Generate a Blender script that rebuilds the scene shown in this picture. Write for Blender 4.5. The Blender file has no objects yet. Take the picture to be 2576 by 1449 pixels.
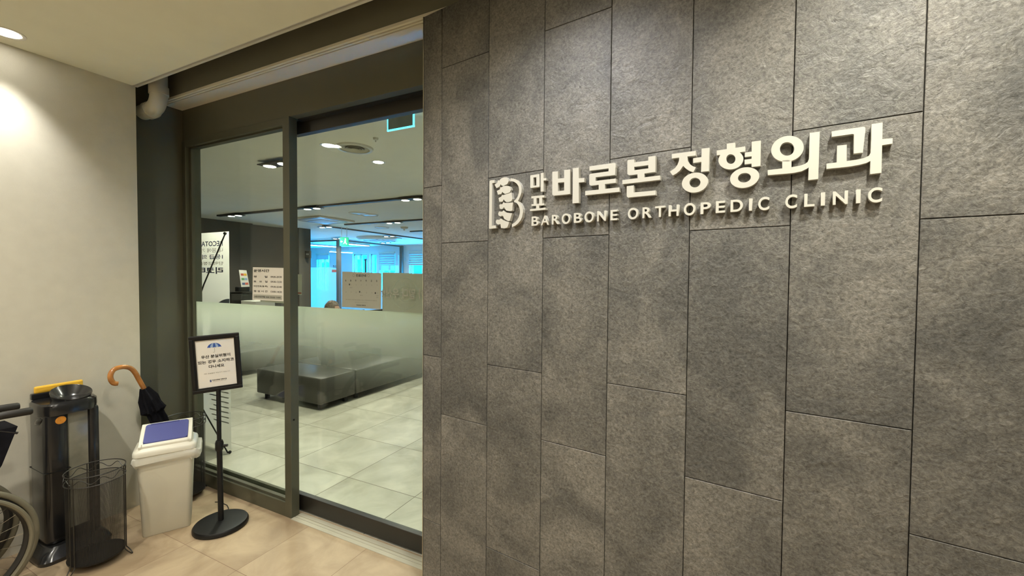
import bpy, bmesh, math, random
from mathutils import Vector, Matrix, Euler, noise
R = math.radians; PI = math.pi
random.seed(7)
scene = bpy.context.scene
COL = scene.collection

# ------------------------------------------------------------------ camera
CW, CHT, FPX = 2576, 1449, 1057.4
YAW, PIT, ROL = 0.452310928, -0.0281746466, -0.00773890079
CAM = Vector((0, 0, 1.6))
_f = Vector((-math.sin(YAW)*math.cos(PIT), math.cos(YAW)*math.cos(PIT), math.sin(PIT)))
_r0 = Vector((math.cos(YAW), math.sin(YAW), 0)); _d0 = _f.cross(_r0)
_r = _r0*math.cos(ROL) + _d0*math.sin(ROL)
_d = -_r0*math.sin(ROL) + _d0*math.cos(ROL)
cam = bpy.data.objects.new('camera', bpy.data.cameras.new('camera')); COL.objects.link(cam)
cam.data.sensor_width = 36; cam.data.lens = 36*FPX/CW; cam.data.clip_start = .02; cam.data.clip_end = 200
_m = Matrix((( _r.x, -_d.x, -_f.x, 0), (_r.y, -_d.y, -_f.y, 0), (_r.z, -_d.z, -_f.z, 0), (0, 0, 0, 1)))
cam.matrix_world = Matrix.Translation(CAM) @ _m
scene.camera = cam

def ray(x, y): return _f + _r*((x-CW/2)/FPX) + _d*((y-CHT/2)/FPX)
def at(x, y, ax, val):
    """the point of the plane (axis = value) seen at a place of the photograph"""
    v = ray(x, y); i = 'XYZ'.index(ax)
    return CAM + v*((val-CAM[i])/v[i])
def on(x, y, n, c):
    v = ray(x, y); return CAM + v*((c-n.dot(CAM))/n.dot(v))

# ------------------------------------------------------------------ view, world
scene.view_settings.view_transform = 'Standard'; scene.view_settings.look = 'None'
scene.view_settings.exposure = 0.08; scene.view_settings.gamma = 1.0
scene.view_settings.use_curve_mapping = False
try:
    scene.cycles.use_denoising = True
    scene.cycles.max_bounces = 10; scene.cycles.transparent_max_bounces = 16
    scene.cycles.sample_clamp_indirect = 6
    scene.cycles.caustics_reflective = False; scene.cycles.caustics_refractive = False
except Exception: pass
world = bpy.data.worlds.new('sky'); scene.world = world; world.use_nodes = True
wb = world.node_tree.nodes['Background']
wb.inputs[0].default_value = (0.004, 0.38, 1.0, 1); wb.inputs[1].default_value = 80.0

# brightness knobs for the lamps of the place
P_CORR = 62.0      # corridor downlights
P_TWIN = 66.0      # clinic twin spots
WARM = (1.0, 0.95, 0.82); WARM_IN = (1.0, 0.95, 0.80)

# ------------------------------------------------------------------ materials
def mat(name, col, rough=.5, metal=0, spec=.5, var=0, vscale=5, bump=0, bscale=60, emit=None, estr=0, coat=0, detail=4, alpha=1):
    m = bpy.data.materials.new(name); m.use_nodes = True
    nt = m.node_tree; N = nt.nodes; L = nt.links; b = N['Principled BSDF']
    c4 = (*col, 1)
    b.inputs['Base Color'].default_value = c4; b.inputs['Roughness'].default_value = rough
    b.inputs['Metallic'].default_value = metal; b.inputs['Specular IOR Level'].default_value = spec
    if coat: b.inputs['Coat Weight'].default_value = coat; b.inputs['Coat Roughness'].default_value = .1
    if emit: b.inputs['Emission Color'].default_value = (*emit, 1); b.inputs['Emission Strength'].default_value = estr
    tc = N.new('ShaderNodeTexCoord')
    if var or 1:
        n = N.new('ShaderNodeTexNoise'); n.inputs['Scale'].default_value = vscale; n.inputs['Detail'].default_value = detail
        L.new(tc.outputs['Object'], n.inputs['Vector'])
        r = N.new('ShaderNodeValToRGB'); r.color_ramp.elements[0].position = .3; r.color_ramp.elements[1].position = .7
        v = max(var, .02)
        r.color_ramp.elements[0].color = (*[x*(1-v) for x in col], 1); r.color_ramp.elements[1].color = (*[min(1, x*(1+v)) for x in col], 1)
        L.new(n.outputs['Fac'], r.inputs['Fac']); L.new(r.outputs['Color'], b.inputs['Base Color'])
    if bump:
        n2 = N.new('ShaderNodeTexNoise'); n2.inputs['Scale'].default_value = bscale; n2.inputs['Detail'].default_value = 5
        L.new(tc.outputs['Object'], n2.inputs['Vector'])
        bp = N.new('ShaderNodeBump'); bp.inputs['Strength'].default_value = bump; bp.inputs['Distance'].default_value = .002
        L.new(n2.outputs['Fac'], bp.inputs['Height']); L.new(bp.outputs['Normal'], b.inputs['Normal'])
    return m

def glass_mat(name, tint=(.93, .97, .94), refl=.06, rough=0.0):
    m = bpy.data.materials.new(name); m.use_nodes = True; nt = m.node_tree; N = nt.nodes; L = nt.links
    for n in list(N): N.remove(n)
    out = N.new('ShaderNodeOutputMaterial'); t = N.new('ShaderNodeBsdfTransparent'); t.inputs[0].default_value = (*tint, 1)
    g = N.new('ShaderNodeBsdfGlossy'); g.inputs['Roughness'].default_value = rough
    fr = N.new('ShaderNodeLayerWeight'); fr.inputs['Blend'].default_value = .5
    pw = N.new('ShaderNodeMath'); pw.operation = 'POWER'; pw.inputs[1].default_value = 4; L.new(fr.outputs['Facing'], pw.inputs[0])
    mul = N.new('ShaderNodeMath'); mul.operation = 'MULTIPLY_ADD'; mul.inputs[1].default_value = .6; mul.inputs[2].default_value = refl*.5
    mul.use_clamp = True
    L.new(pw.outputs[0], mul.inputs[0])
    mx = N.new('ShaderNodeMixShader'); L.new(mul.outputs[0], mx.inputs[0]); L.new(t.outputs[0], mx.inputs[1]); L.new(g.outputs[0], mx.inputs[2])
    L.new(mx.outputs[0], out.inputs[0]); return m

def film_mat(name, z_full, z_clear, col=(.72, .78, .62), top=.95, gamma=1.0):
    """etched film whose dots thin out towards the bottom"""
    m = bpy.data.materials.new(name); m.use_nodes = True; nt = m.node_tree; N = nt.nodes; L = nt.links
    for n in list(N): N.remove(n)
    out = N.new('ShaderNodeOutputMaterial'); t = N.new('ShaderNodeBsdfTransparent')
    d = N.new('ShaderNodeBsdfDiffuse'); d.inputs[0].default_value = (*col, 1)
    tl = N.new('ShaderNodeBsdfTranslucent'); tl.inputs[0].default_value = (*col, 1)
    a = N.new('ShaderNodeMixShader'); a.inputs[0].default_value = .7; L.new(d.outputs[0], a.inputs[1]); L.new(tl.outputs[0], a.inputs[2])
    geo = N.new('ShaderNodeNewGeometry'); sx = N.new('ShaderNodeSeparateXYZ'); L.new(geo.outputs['Position'], sx.inputs[0])
    mr = N.new('ShaderNodeMapRange'); mr.interpolation_type = 'LINEAR'
    mr.inputs['From Min'].default_value = z_clear; mr.inputs['From Max'].default_value = z_full
    mr.inputs['To Min'].default_value = 0; mr.inputs['To Max'].default_value = 1
    pw = N.new('ShaderNodeMath'); pw.operation = 'POWER'; pw.inputs[1].default_value = gamma; L.new(mr.outputs[0], pw.inputs[0])
    tp = N.new('ShaderNodeMath'); tp.operation = 'MULTIPLY'; tp.inputs[1].default_value = top; L.new(pw.outputs[0], tp.inputs[0])
    L.new(sx.outputs['Z'], mr.inputs['Value'])
    mx = N.new('ShaderNodeMixShader'); L.new(tp.outputs[0], mx.inputs[0]); L.new(t.outputs[0], mx.inputs[1]); L.new(a.outputs[0], mx.inputs[2])
    L.new(mx.outputs[0], out.inputs[0]); return m

def mesh_mat(name, col, nu, nv, wire=.3):
    """woven wire: open squares between thin wires"""
    m = bpy.data.materials.new(name); m.use_nodes = True; nt = m.node_tree; N = nt.nodes; L = nt.links
    b = N['Principled BSDF']; out = N['Material Output']; b.inputs['Base Color'].default_value = (*col, 1); b.inputs['Roughness'].default_value = .5
    uv = N.new('ShaderNodeUVMap'); s = N.new('ShaderNodeSeparateXYZ'); L.new(uv.outputs[0], s.inputs[0])
    res = []
    for ax, n in (('X', nu), ('Y', nv)):
        a = N.new('ShaderNodeMath'); a.operation = 'MULTIPLY'; a.inputs[1].default_value = n; L.new(s.outputs[ax], a.inputs[0])
        f = N.new('ShaderNodeMath'); f.operation = 'FRACT'; L.new(a.outputs[0], f.inputs[0])
        l = N.new('ShaderNodeMath'); l.operation = 'LESS_THAN'; l.inputs[1].default_value = wire; L.new(f.outputs[0], l.inputs[0]); res.append(l)
    mxm = N.new('ShaderNodeMath'); mxm.operation = 'MAXIMUM'; L.new(res[0].outputs[0], mxm.inputs[0]); L.new(res[1].outputs[0], mxm.inputs[1])
    t = N.new('ShaderNodeBsdfTransparent'); mx = N.new('ShaderNodeMixShader')
    L.new(mxm.outputs[0], mx.inputs[0]); L.new(t.outputs[0], mx.inputs[1]); L.new(b.outputs[0], mx.inputs[2]); L.new(mx.outputs[0], out.inputs[0])
    return m

def tile_floor(name, col1, col2, x0, y0, pitch, width, joint, rough, scale=2.5, speck=0):
    m = bpy.data.materials.new(name); m.use_nodes = True; nt = m.node_tree; N = nt.nodes; L = nt.links; b = N['Principled BSDF']
    tc = N.new('ShaderNodeTexCoord'); s = N.new('ShaderNodeSeparateXYZ'); L.new(tc.outputs['Object'], s.inputs[0])
    masks = []; cells = []
    for ax, o in (('X', x0), ('Y', y0)):
        a = N.new('ShaderNodeMath'); a.operation = 'SUBTRACT'; a.inputs[1].default_value = o - 40*pitch - width/2; L.new(s.outputs[ax], a.inputs[0])
        q = N.new('ShaderNodeMath'); q.operation = 'DIVIDE'; q.inputs[1].default_value = pitch; L.new(a.outputs[0], q.inputs[0])
        f = N.new('ShaderNodeMath'); f.operation = 'FRACT'; L.new(q.outputs[0], f.inputs[0])
        l = N.new('ShaderNodeMath'); l.operation = 'LESS_THAN'; l.inputs[1].default_value = width/pitch; L.new(f.outputs[0], l.inputs[0])
        fl = N.new('ShaderNodeMath'); fl.operation = 'FLOOR'; L.new(q.outputs[0], fl.inputs[0])
        masks.append(l); cells.append(fl)
    mk = N.new('ShaderNodeMath'); mk.operation = 'MAXIMUM'; L.new(masks[0].outputs[0], mk.inputs[0]); L.new(masks[1].outputs[0], mk.inputs[1])
    cmb = N.new('ShaderNodeCombineXYZ'); L.new(cells[0].outputs[0], cmb.inputs[0]); L.new(cells[1].outputs[0], cmb.inputs[1])
    wn = N.new('ShaderNodeTexWhiteNoise'); L.new(cmb.outputs[0], wn.inputs['Vector'])
    off = N.new('ShaderNodeVectorMath'); off.operation = 'SCALE'; off.inputs['Scale'].default_value = 9; L.new(wn.outputs['Color'], off.inputs[0])
    add = N.new('ShaderNodeVectorMath'); L.new(tc.outputs['Object'], add.inputs[0]); L.new(off.outputs[0], add.inputs[1])
    n = N.new('ShaderNodeTexNoise'); n.inputs['Scale'].default_value = scale; n.inputs['Detail'].default_value = 7; n.inputs['Roughness'].default_value = .62; n.inputs['Distortion'].default_value = .6
    L.new(add.outputs[0], n.inputs['Vector'])
    r = N.new('ShaderNodeValToRGB'); r.color_ramp.elements[0].position = .33; r.color_ramp.elements[1].position = .68
    r.color_ramp.elements[0].color = (*col1, 1); r.color_ramp.elements[1].color = (*col2, 1); L.new(n.outputs['Fac'], r.inputs[0])
    src = r.outputs[0]
    mx = N.new('ShaderNodeMix'); mx.data_type = 'RGBA'; L.new(mk.outputs[0], mx.inputs[0]); L.new(src, mx.inputs[6]); mx.inputs[7].default_value = (*joint, 1)
    L.new(mx.outputs[2], b.inputs['Base Color']); b.inputs['Roughness'].default_value = rough
    bp = N.new('ShaderNodeBump'); bp.inputs['Strength'].default_value = .35; bp.inputs['Distance'].default_value = .001; bp.invert = True
    L.new(mk.outputs[0], bp.inputs['Height']); L.new(bp.outputs[0], b.inputs['Normal'])
    return m

def stone_mat():
    m = bpy.data.materials.new('slate_porcelain'); m.use_nodes = True; nt = m.node_tree; N = nt.nodes; L = nt.links; b = N['Principled BSDF']
    tc = N.new('ShaderNodeTexCoord'); at_ = N.new('ShaderNodeAttribute'); at_.attribute_name = 'tile'
    sc = N.new('ShaderNodeVectorMath'); sc.operation = 'SCALE'; sc.inputs['Scale'].default_value = 13; L.new(at_.outputs['Color'], sc.inputs[0])
    ad = N.new('ShaderNodeVectorMath'); L.new(tc.outputs['Object'], ad.inputs[0]); L.new(sc.outputs[0], ad.inputs[1])
    def noi(s, d, rg, dist=0):
        n = N.new('ShaderNodeTexNoise'); n.inputs['Scale'].default_value = s; n.inputs['Detail'].default_value = d
        n.inputs['Roughness'].default_value = rg; n.inputs['Distortion'].default_value = dist; L.new(ad.outputs[0], n.inputs['Vector']); return n
    fine = noi(110, 6, .72, .5); mid = noi(34, 5, .6, 1.2); big = noi(3.0, 3, .55, .8)
    def ramp(src, p0, p1, c0, c1):
        r = N.new('ShaderNodeValToRGB'); r.color_ramp.elements[0].position = p0; r.color_ramp.elements[1].position = p1
        r.color_ramp.elements[0].color = (*c0, 1); r.color_ramp.elements[1].color = (*c1, 1); L.new(src, r.inputs[0]); return r
    base = ramp(fine.outputs['Fac'], .30, .72, (.058, .056, .051), (.205, .199, .184))
    def mul(a, bsock, f):
        x = N.new('ShaderNodeMix'); x.data_type = 'RGBA'; x.blend_type = 'MULTIPLY'; x.inputs[0].default_value = f
        L.new(a, x.inputs[6]); L.new(bsock, x.inputs[7]); return x.outputs[2]
    g = ramp(big.outputs['Fac'], .36, .64, (.68, .69, .70), (1.26, 1.24, 1.20))
    md = ramp(mid.outputs['Fac'], .3, .7, (.78, .79, .80), (1.2, 1.19, 1.16))
    c = mul(base.outputs[0], g.outputs[0], 1); c = mul(c, md.outputs[0], .8)
    tr = N.new('ShaderNodeSeparateColor'); L.new(at_.outputs['Color'], tr.inputs[0])
    mr = N.new('ShaderNodeMapRange'); mr.inputs['To Min'].default_value = .90; mr.inputs['To Max'].default_value = 1.08; L.new(tr.outputs[0], mr.inputs[0])
    cc = N.new('ShaderNodeCombineColor')
    for i in range(3): L.new(mr.outputs[0], cc.inputs[i])
    c = mul(c, cc.outputs[0], 1)
    L.new(c, b.inputs['Base Color'])
    b.inputs['Roughness'].default_value = .42; b.inputs['Specular IOR Level'].default_value = .45
    rip = noi(16, 5, .55, .9); 
    hs = N.new('ShaderNodeMath'); hs.operation = 'MULTIPLY_ADD'; hs.inputs[1].default_value = .30; L.new(fine.outputs['Fac'], hs.inputs[0])
    h1 = N.new('ShaderNodeMath'); h1.operation = 'MULTIPLY'; h1.inputs[1].default_value = .9; L.new(rip.outputs['Fac'], h1.inputs[0])
    h2 = N.new('ShaderNodeMath'); h2.operation = 'MULTIPLY_ADD'; h2.inputs[1].default_value = .5; L.new(mid.outputs['Fac'], h2.inputs[0]); L.new(h1.outputs[0], h2.inputs[2])
    L.new(h2.outputs[0], hs.inputs[2])
    bp = N.new('ShaderNodeBump'); bp.inputs['Strength'].default_value = .8; bp.inputs['Distance'].default_value = .0055
    L.new(hs.outputs[0], bp.inputs['Height']); L.new(bp.outputs[0], b.inputs['Normal'])
    return m

M = {}
M['wall'] = mat('painted_wallpaper', (.60, .575, .485), .7, var=.03, vscale=14, bump=.25, bscale=260)
M['ceil'] = mat('painted_ceiling', (.91, .89, .75), .75, var=.02, bump=.08, bscale=200)
M['lceil'] = mat('lobby_ceiling_paint', (.92, .91, .84), .75, var=.02)
M['olive'] = mat('olive_grey_panel', (.105, .100, .066), .45, var=.06, vscale=3)
M['frame'] = mat('olive_metal_frame', (.098, .097, .066), .38, metal=.25, var=.05)
M['dark'] = mat('black_anodised', (.018, .016, .013), .35, var=.1)
M['lobwall'] = mat('taupe_wall_panel', (.10, .085, .068), .6, var=.05)
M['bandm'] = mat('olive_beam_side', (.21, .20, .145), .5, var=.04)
M['beam'] = mat('pale_beam_paint', (.86, .81, .66), .6, var=.02)
M['floor'] = tile_floor('terracotta_floor_tile', (.31, .225, .14), (.48, .375, .245), -2.30, 1.355, .49, .003, (.22, .14, .09), .42, 3.2)
M['lfloor'] = tile_floor('polished_porcelain_tile', (.37, .355, .275), (.60, .585, .485), -1.93, 2.39, .652, .006, (.15, .13, .09), .33, 2.6)
M['thresh'] = mat('threshold_stone', (.50, .48, .38), .35, var=.08)
M['stone'] = stone_mat()
M['grout'] = mat('grout', (.03, .026, .02), .9)
M['metal'] = mat('satin_steel', (.62, .58, .50), .28, metal=.9)
M['glass'] = glass_mat('clear_glass')
M['glassfar'] = glass_mat('partition_glass', (.92, .96, .98), .03)
M['film'] = film_mat('frosted_gradient_film', 1.38, .86, (.86, .89, .80), .97, 1.8)
M['filmblue'] = film_mat('frosted_partition_film', .3, .1, (.75, .80, .82), .6)
M['letter'] = mat('cream_acrylic_letter', (.50, .49, .435), .35, var=.01, vscale=2)
M['white'] = mat('white_plastic', (.74, .72, .62), .35, var=.02)
M['binbody'] = mat('beige_bin_plastic', (.60, .57, .46), .4, var=.03)
M['blue'] = mat('blue_plastic', (.075, .085, .27), .45, var=.04, bump=.2, bscale=300)
M['black'] = mat('black_plastic', (.014, .014, .015), .22, var=.1, coat=.3)
M['blackmat'] = mat('black_satin', (.007, .007, .007), .42, spec=.35, var=.1)
M['wire'] = mat('black_wire', (.02, .018, .015), .4)
M['mesh'] = mesh_mat('black_wire_mesh', (.02, .018, .016), 150, 110, .24)
M['yellow'] = mat('yellow_plastic', (.85, .50, .05), .4, var=.05)
M['orange'] = mat('orange_sticker', (.65, .26, .03), .4, var=.1, vscale=60)
M['smoke'] = mat('grey_bag_window', (.24, .23, .18), .30, var=.25, vscale=9, coat=.15)
M['wood'] = mat('varnished_wood', (.40, .16, .035), .25, var=.25, vscale=18, coat=.6)
M['cloth'] = mat('black_umbrella_cloth', (.008, .008, .011), .9, spec=.12, var=.3, vscale=30, bump=.5, bscale=40)
M['paper'] = mat('printed_paper', (.80, .77, .70), .45, var=.01, coat=.25)
M['paperb'] = mat('back_of_paper', (.42, .42, .35), .6, var=.03)
M['ink'] = mat('black_ink', (.02, .02, .02), .5)
M['inkg'] = mat('grey_ink', (.28, .27, .22), .6)
M['inkf'] = mat('faint_show_through_ink', (.27, .27, .21), .6)
M['inkb'] = mat('blue_ink', (.10, .13, .27), .6)
M['umbblue'] = mat('blue_print', (.03, .09, .36), .5)
M['umbpale'] = mat('pale_blue_print', (.30, .42, .62), .5)
M['red'] = mat('red_print', (.55, .12, .08), .5)
M['green'] = mat('green_print', (.12, .35, .14), .5)
M['greybar'] = mat('grey_print', (.42, .42, .36), .5)
M['banner'] = mat('white_banner_cloth', (.66, .63, .56), .6, var=.02)
def thin_cloth(name, col, through=.55):
    m = mat(name, col, .6); nt = m.node_tree; b = nt.nodes['Principled BSDF']; out = nt.nodes['Material Output']
    tl = nt.nodes.new('ShaderNodeBsdfTranslucent'); tl.inputs[0].default_value = (*[min(1, c*1.3) for c in col], 1)
    mx = nt.nodes.new('ShaderNodeMixShader'); mx.inputs[0].default_value = through
    nt.links.new(b.outputs[0], mx.inputs[1]); nt.links.new(tl.outputs[0], mx.inputs[2]); nt.links.new(mx.outputs[0], out.inputs[0]); return m
M['banner'] = thin_cloth('white_banner_cloth', (.78, .76, .70))
M['blind'] = thin_cloth('pale_blind_fabric', (.60, .62, .62), .03)
M['sheer'] = thin_cloth('sheer_blind_layer', (.60, .62, .62), .07)
M['paperb'] = thin_cloth('back_of_paper', (.50, .49, .42))
M['bannerb'] = mat('blue_banner_print', (.22, .26, .38), .6)
M['leather'] = mat('olive_black_leather', (.036, .034, .026), .34, var=.2, vscale=6, bump=.15, bscale=120)
M['desk'] = mat('charcoal_desk_panel', (.045, .045, .038), .4, var=.06)
M['pvc'] = mat('white_pvc_pipe', (.55, .52, .42), .4, var=.03)
M['lamp'] = mat('lit_lamp', (1, 1, 1), .5, emit=(1.0, .95, .84), estr=26)
M['lampc'] = mat('lit_tube', (1, 1, 1), .5, emit=(.75, .92, 1.0), estr=24)
M['rim'] = mat('white_lamp_rim', (.70, .68, .62), .4)
M['track'] = mat('black_track', (.015, .014, .012), .5)
M['cyan'] = mat('cyan_edge_light', (.1, .6, .9), .4, emit=(.12, .75, 1.0), estr=2.2)
M['acryl'] = mat('grey_acrylic', (.20, .24, .25), .2, var=.04)
M['exit'] = mat('lit_green_sign', (.0, .4, .2), .5, emit=(.0, .55, .28), estr=1.1)
M['exitw'] = mat('lit_white_symbol', (.8, 1, .9), .5, emit=(.6, 1, .8), estr=1.5)
M['skin'] = mat('skin', (.50, .30, .20), .5, var=.05)
M['hair'] = mat('dark_brown_hair', (.045, .033, .022), .5, var=.5, vscale=60, bump=.6, bscale=150)
M['jacket'] = mat('grey_jacket', (.10, .10, .10), .8, var=.1)
M['trouser'] = mat('dark_trousers', (.03, .032, .04), .8, var=.1)
M['tyre'] = mat('grey_rubber_tyre', (.16, .145, .10), .6, var=.08)
M['rubber'] = mat('black_rubber', (.018, .016, .014), .5)
M['chrome'] = mat('chrome', (.75, .72, .65), .15, metal=1)
def bag_mat():
    m = mat('clear_bin_bag', (.82, .80, .70), .12, var=.05, bump=.5, bscale=30); nt = m.node_tree; b = nt.nodes['Principled BSDF']; out = nt.nodes['Material Output']
    t = nt.nodes.new('ShaderNodeBsdfTransparent'); mx = nt.nodes.new('ShaderNodeMixShader'); mx.inputs[0].default_value = .62
    nt.links.new(t.outputs[0], mx.inputs[1]); nt.links.new(b.outputs[0], mx.inputs[2]); nt.links.new(mx.outputs[0], out.inputs[0]); return m
M['bag'] = bag_mat()

M['bluewall'] = mat('pale_lobby_wall', (.84, .86, .86), .7, var=.02)
M['facade'] = mat('concrete_facade', (.016, .018, .020), .8, var=.1, vscale=.6)
M['facadel'] = mat('light_facade', (.06, .065, .065), .8, var=.05)
M['facwin'] = mat('facade_glass', (.03, .04, .05), .1)
M['vent'] = mat('grey_grille', (.56, .53, .44), .5, var=.05)

# ------------------------------------------------------------------ mesh helpers
def finish(bm, name, m, parent=None, smooth=False, angle=None):
    me = bpy.data.meshes.new(name); bm.normal_update(); bm.to_mesh(me); bm.free()
    ms = m if isinstance(m, (list, tuple)) else [m]
    for x in ms: me.materials.append(x)
    if smooth:
        for p in me.polygons: p.use_smooth = True
        try: me.set_sharp_from_angle(angle=R(angle or 40))
        except Exception: pass
    o = bpy.data.objects.new(name, me); COL.objects.link(o)
    if parent is not None:
        o.parent = parent; o.matrix_parent_inverse = Matrix.Identity(4)
    return o
def props(o, label=None, cat=None, group=None, kind=None):
    if label: o['label'] = label
    if cat: o['category'] = cat
    if group: o['group'] = group
    if kind: o['kind'] = kind
    return o
def thing(name, label, cat, loc=(0, 0, 0), rz=0, group=None, rot=None):
    o = bpy.data.objects.new(name, None); COL.objects.link(o); o.location = loc
    o.rotation_euler = rot if rot is not None else (0, 0, rz); o.empty_display_size = .05
    return props(o, label, cat, group)
def struct(name, bm, m, parent=None, **k):
    o = finish(bm, name, m, parent, **k)
    if parent is None: o['kind'] = 'structure'
    return o
def B(): return bmesh.new()
def box(bm, x0, x1, y0, y1, z0, z1, bev=0, mi=0, mtx=None, seg=2):
    vs = [bm.verts.new(c) for c in ((x0,y0,z0),(x1,y0,z0),(x1,y1,z0),(x0,y1,z0),(x0,y0,z1),(x1,y0,z1),(x1,y1,z1),(x0,y1,z1))]
    fs = [bm.faces.new([vs[i] for i in q]) for q in ((3,2,1,0),(4,5,6,7),(0,1,5,4),(1,2,6,5),(2,3,7,6),(3,0,4,7))]
    for f in fs: f.material_index = mi
    if mtx is not None:
        for v in vs: v.co = mtx @ v.co
    if bev:
        es = list({e for f in fs for e in f.edges})
        bmesh.ops.bevel(bm, geom=es, offset=bev, segments=seg, profile=.5, affect='EDGES', clamp_overlap=True)
    return bm
def cyl(bm, p0, p1, r0, r1=None, n=24, caps=True, mi=0):
    p0 = Vector(p0); p1 = Vector(p1); r1 = r0 if r1 is None else r1
    ax = (p1-p0).normalized(); u = ax.orthogonal().normalized(); w = ax.cross(u)
    a = [bm.verts.new(p0+(u*math.cos(t)+w*math.sin(t))*r0) for t in [2*PI*i/n for i in range(n)]]
    b = [bm.verts.new(p1+(u*math.cos(t)+w*math.sin(t))*r1) for t in [2*PI*i/n for i in range(n)]]
    for i in range(n):
        f = bm.faces.new((a[i], a[(i+1) % n], b[(i+1) % n], b[i])); f.material_index = mi
    if caps:
        f = bm.faces.new(a[::-1]); f.material_index = mi; f = bm.faces.new(b); f.material_index = mi
    return bm
def tube(bm, pts, r, n=10, closed=False, caps=True, mi=0):
    pts = [Vector(p) for p in pts]; N_ = len(pts); rs = r if isinstance(r, (list, tuple)) else [r]*N_
    rings = []; u = None
    for i, p in enumerate(pts):
        if closed: t = pts[(i+1) % N_]-pts[i-1]
        else: t = pts[min(i+1, N_-1)]-pts[max(i-1, 0)]
        t.normalize()
        if u is None: u = t.orthogonal().normalized()
        u = (u-t*u.dot(t))
        u = u.normalized() if u.length > 1e-6 else t.orthogonal().normalized()
        w = t.cross(u)
        rings.append([bm.verts.new(p+(u*math.cos(a)+w*math.sin(a))*rs[i]) for a in [2*PI*k/n for k in range(n)]])
    m_ = N_ if closed else N_-1
    for i in range(m_):
        a = rings[i]; b = rings[(i+1) % N_]
        for k in range(n):
            f = bm.faces.new((a[k], a[(k+1) % n], b[(k+1) % n], b[k])); f.material_index = mi
    if caps and not closed:
        bm.faces.new(rings[0][::-1]).material_index = mi; bm.faces.new(rings[-1]).material_index = mi
    return bm
def lathe(bm, prof, n=32, c=(0, 0, 0), sx=1, sy=1, caps=True, mi=0):
    rings = []
    for r, z in prof:
        rings.append([bm.verts.new((c[0]+sx*r*math.cos(2*PI*i/n), c[1]+sy*r*math.sin(2*PI*i/n), c[2]+z)) for i in range(n)])
    for a, b in zip(rings, rings[1:]):
        for i in range(n):
            bm.faces.new((a[i], a[(i+1) % n], b[(i+1) % n], b[i])).material_index = mi
    if caps:
        bm.faces.new(rings[0][::-1]).material_index = mi; bm.faces.new(rings[-1]).material_index = mi
    return bm
def loft(bm, rings, caps=True, mi=0):
    vr = [[bm.verts.new(p) for p in r] for r in rings]; n = len(vr[0])
    for a, b in zip(vr, vr[1:]):
        for i in range(n): bm.faces.new((a[i], a[(i+1) % n], b[(i+1) % n], b[i])).material_index = mi
    if caps:
        bm.faces.new(vr[0][::-1]).material_index = mi; bm.faces.new(vr[-1]).material_index = mi
    return bm
def rrect(cx, cy, w, d, r, z, n=5):
    pts = []
    for sx, sy, a0 in ((1, 1, 0), (-1, 1, 90), (-1, -1, 180), (1, -1, 270)):
        for k in range(n+1):
            a = R(a0+90*k/n); pts.append(Vector((cx+sx*(w/2-r)+r*math.cos(a), cy+sy*(d/2-r)+r*math.sin(a), z)))
    return pts
def prism(bm, pts, off, mi=0):
    """extrude a polygon of 3D points by a vector"""
    off = Vector(off); a = [bm.verts.new(p) for p in pts]; b = [bm.verts.new(Vector(p)+off) for p in pts]; n = len(a)
    for i in range(n): bm.faces.new((a[i], a[(i+1) % n], b[(i+1) % n], b[i])).material_index = mi
    fa = bm.faces.new(a[::-1]); fb = bm.faces.new(b); fa.material_index = fb.material_index = mi
    bmesh.ops.recalc_face_normals(bm, faces=bm.faces)
    return bm
def ring_prism(bm, outer, inner, off):
    off = Vector(off); n = len(outer)
    o0 = [bm.verts.new(p) for p in outer]; i0 = [bm.verts.new(p) for p in inner]
    o1 = [bm.verts.new(Vector(p)+off) for p in outer]; i1 = [bm.verts.new(Vector(p)+off) for p in inner]
    for k in range(n):
        j = (k+1) % n
        bm.faces.new((o0[k], o0[j], i0[j], i0[k])); bm.faces.new((o1[k], o1[j], i1[j], i1[k]))
        bm.faces.new((o0[k], o0[j], o1[j], o1[k])); bm.faces.new((i0[k], i0[j], i1[j], i1[k]))
    bmesh.ops.recalc_face_normals(bm, faces=bm.faces); return bm
def text_bm(lines, mtx, bm=None):
    """printed lines: (string, x, y, height, width or None, align, thickness) on a sheet's x/y plane"""
    bm = bm or B()
    for s, x, y, h, w, al, off in lines:
        c = bpy.data.curves.new('line', 'FONT'); c.body = s; c.size = 1; c.offset = off; c.resolution_u = 2
        o = bpy.data.objects.new('line', c); COL.objects.link(o)
        dg = bpy.context.evaluated_depsgraph_get(); me = bpy.data.meshes.new_from_object(o.evaluated_get(dg))
        bpy.data.objects.remove(o); bpy.data.curves.remove(c)
        if len(me.vertices):
            xs = [v.co.x for v in me.vertices]; ys = [v.co.y for v in me.vertices]
            x0, x1, y0, y1 = min(xs), max(xs), min(ys), max(ys)
            sy = h/(y1-y0); sx = (w/(x1-x0)) if w else sy
            ox = x - (0 if al == 'L' else (x1-x0)*sx/2)
            for v in me.vertices: v.co = mtx @ Vector((ox+(v.co.x-x0)*sx, y+(v.co.y-y0)*sy, 0))
            bm.from_mesh(me)
        bpy.data.meshes.remove(me)
    return bm
def rect_bm(bm, mtx, x0, x1, y0, y1, z=0, mi=0):
    f = bm.faces.new([bm.verts.new(mtx @ Vector(p)) for p in ((x0,y0,z),(x1,y0,z),(x1,y1,z),(x0,y1,z))]); f.material_index = mi
def spot(parent, loc, power, col, ang=110, blend=.7, size=.035, aim=(0, 0, -1)):
    l = bpy.data.lights.new('lamp_light', 'SPOT'); l.energy = power; l.color = col; l.spot_size = R(ang); l.spot_blend = blend; l.shadow_soft_size = size
    o = bpy.data.objects.new('lamp_light', l); COL.objects.link(o); o.parent = parent; o.location = loc
    o.rotation_euler = Vector(aim).to_track_quat('-Z', 'Y').to_euler(); return o
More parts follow.
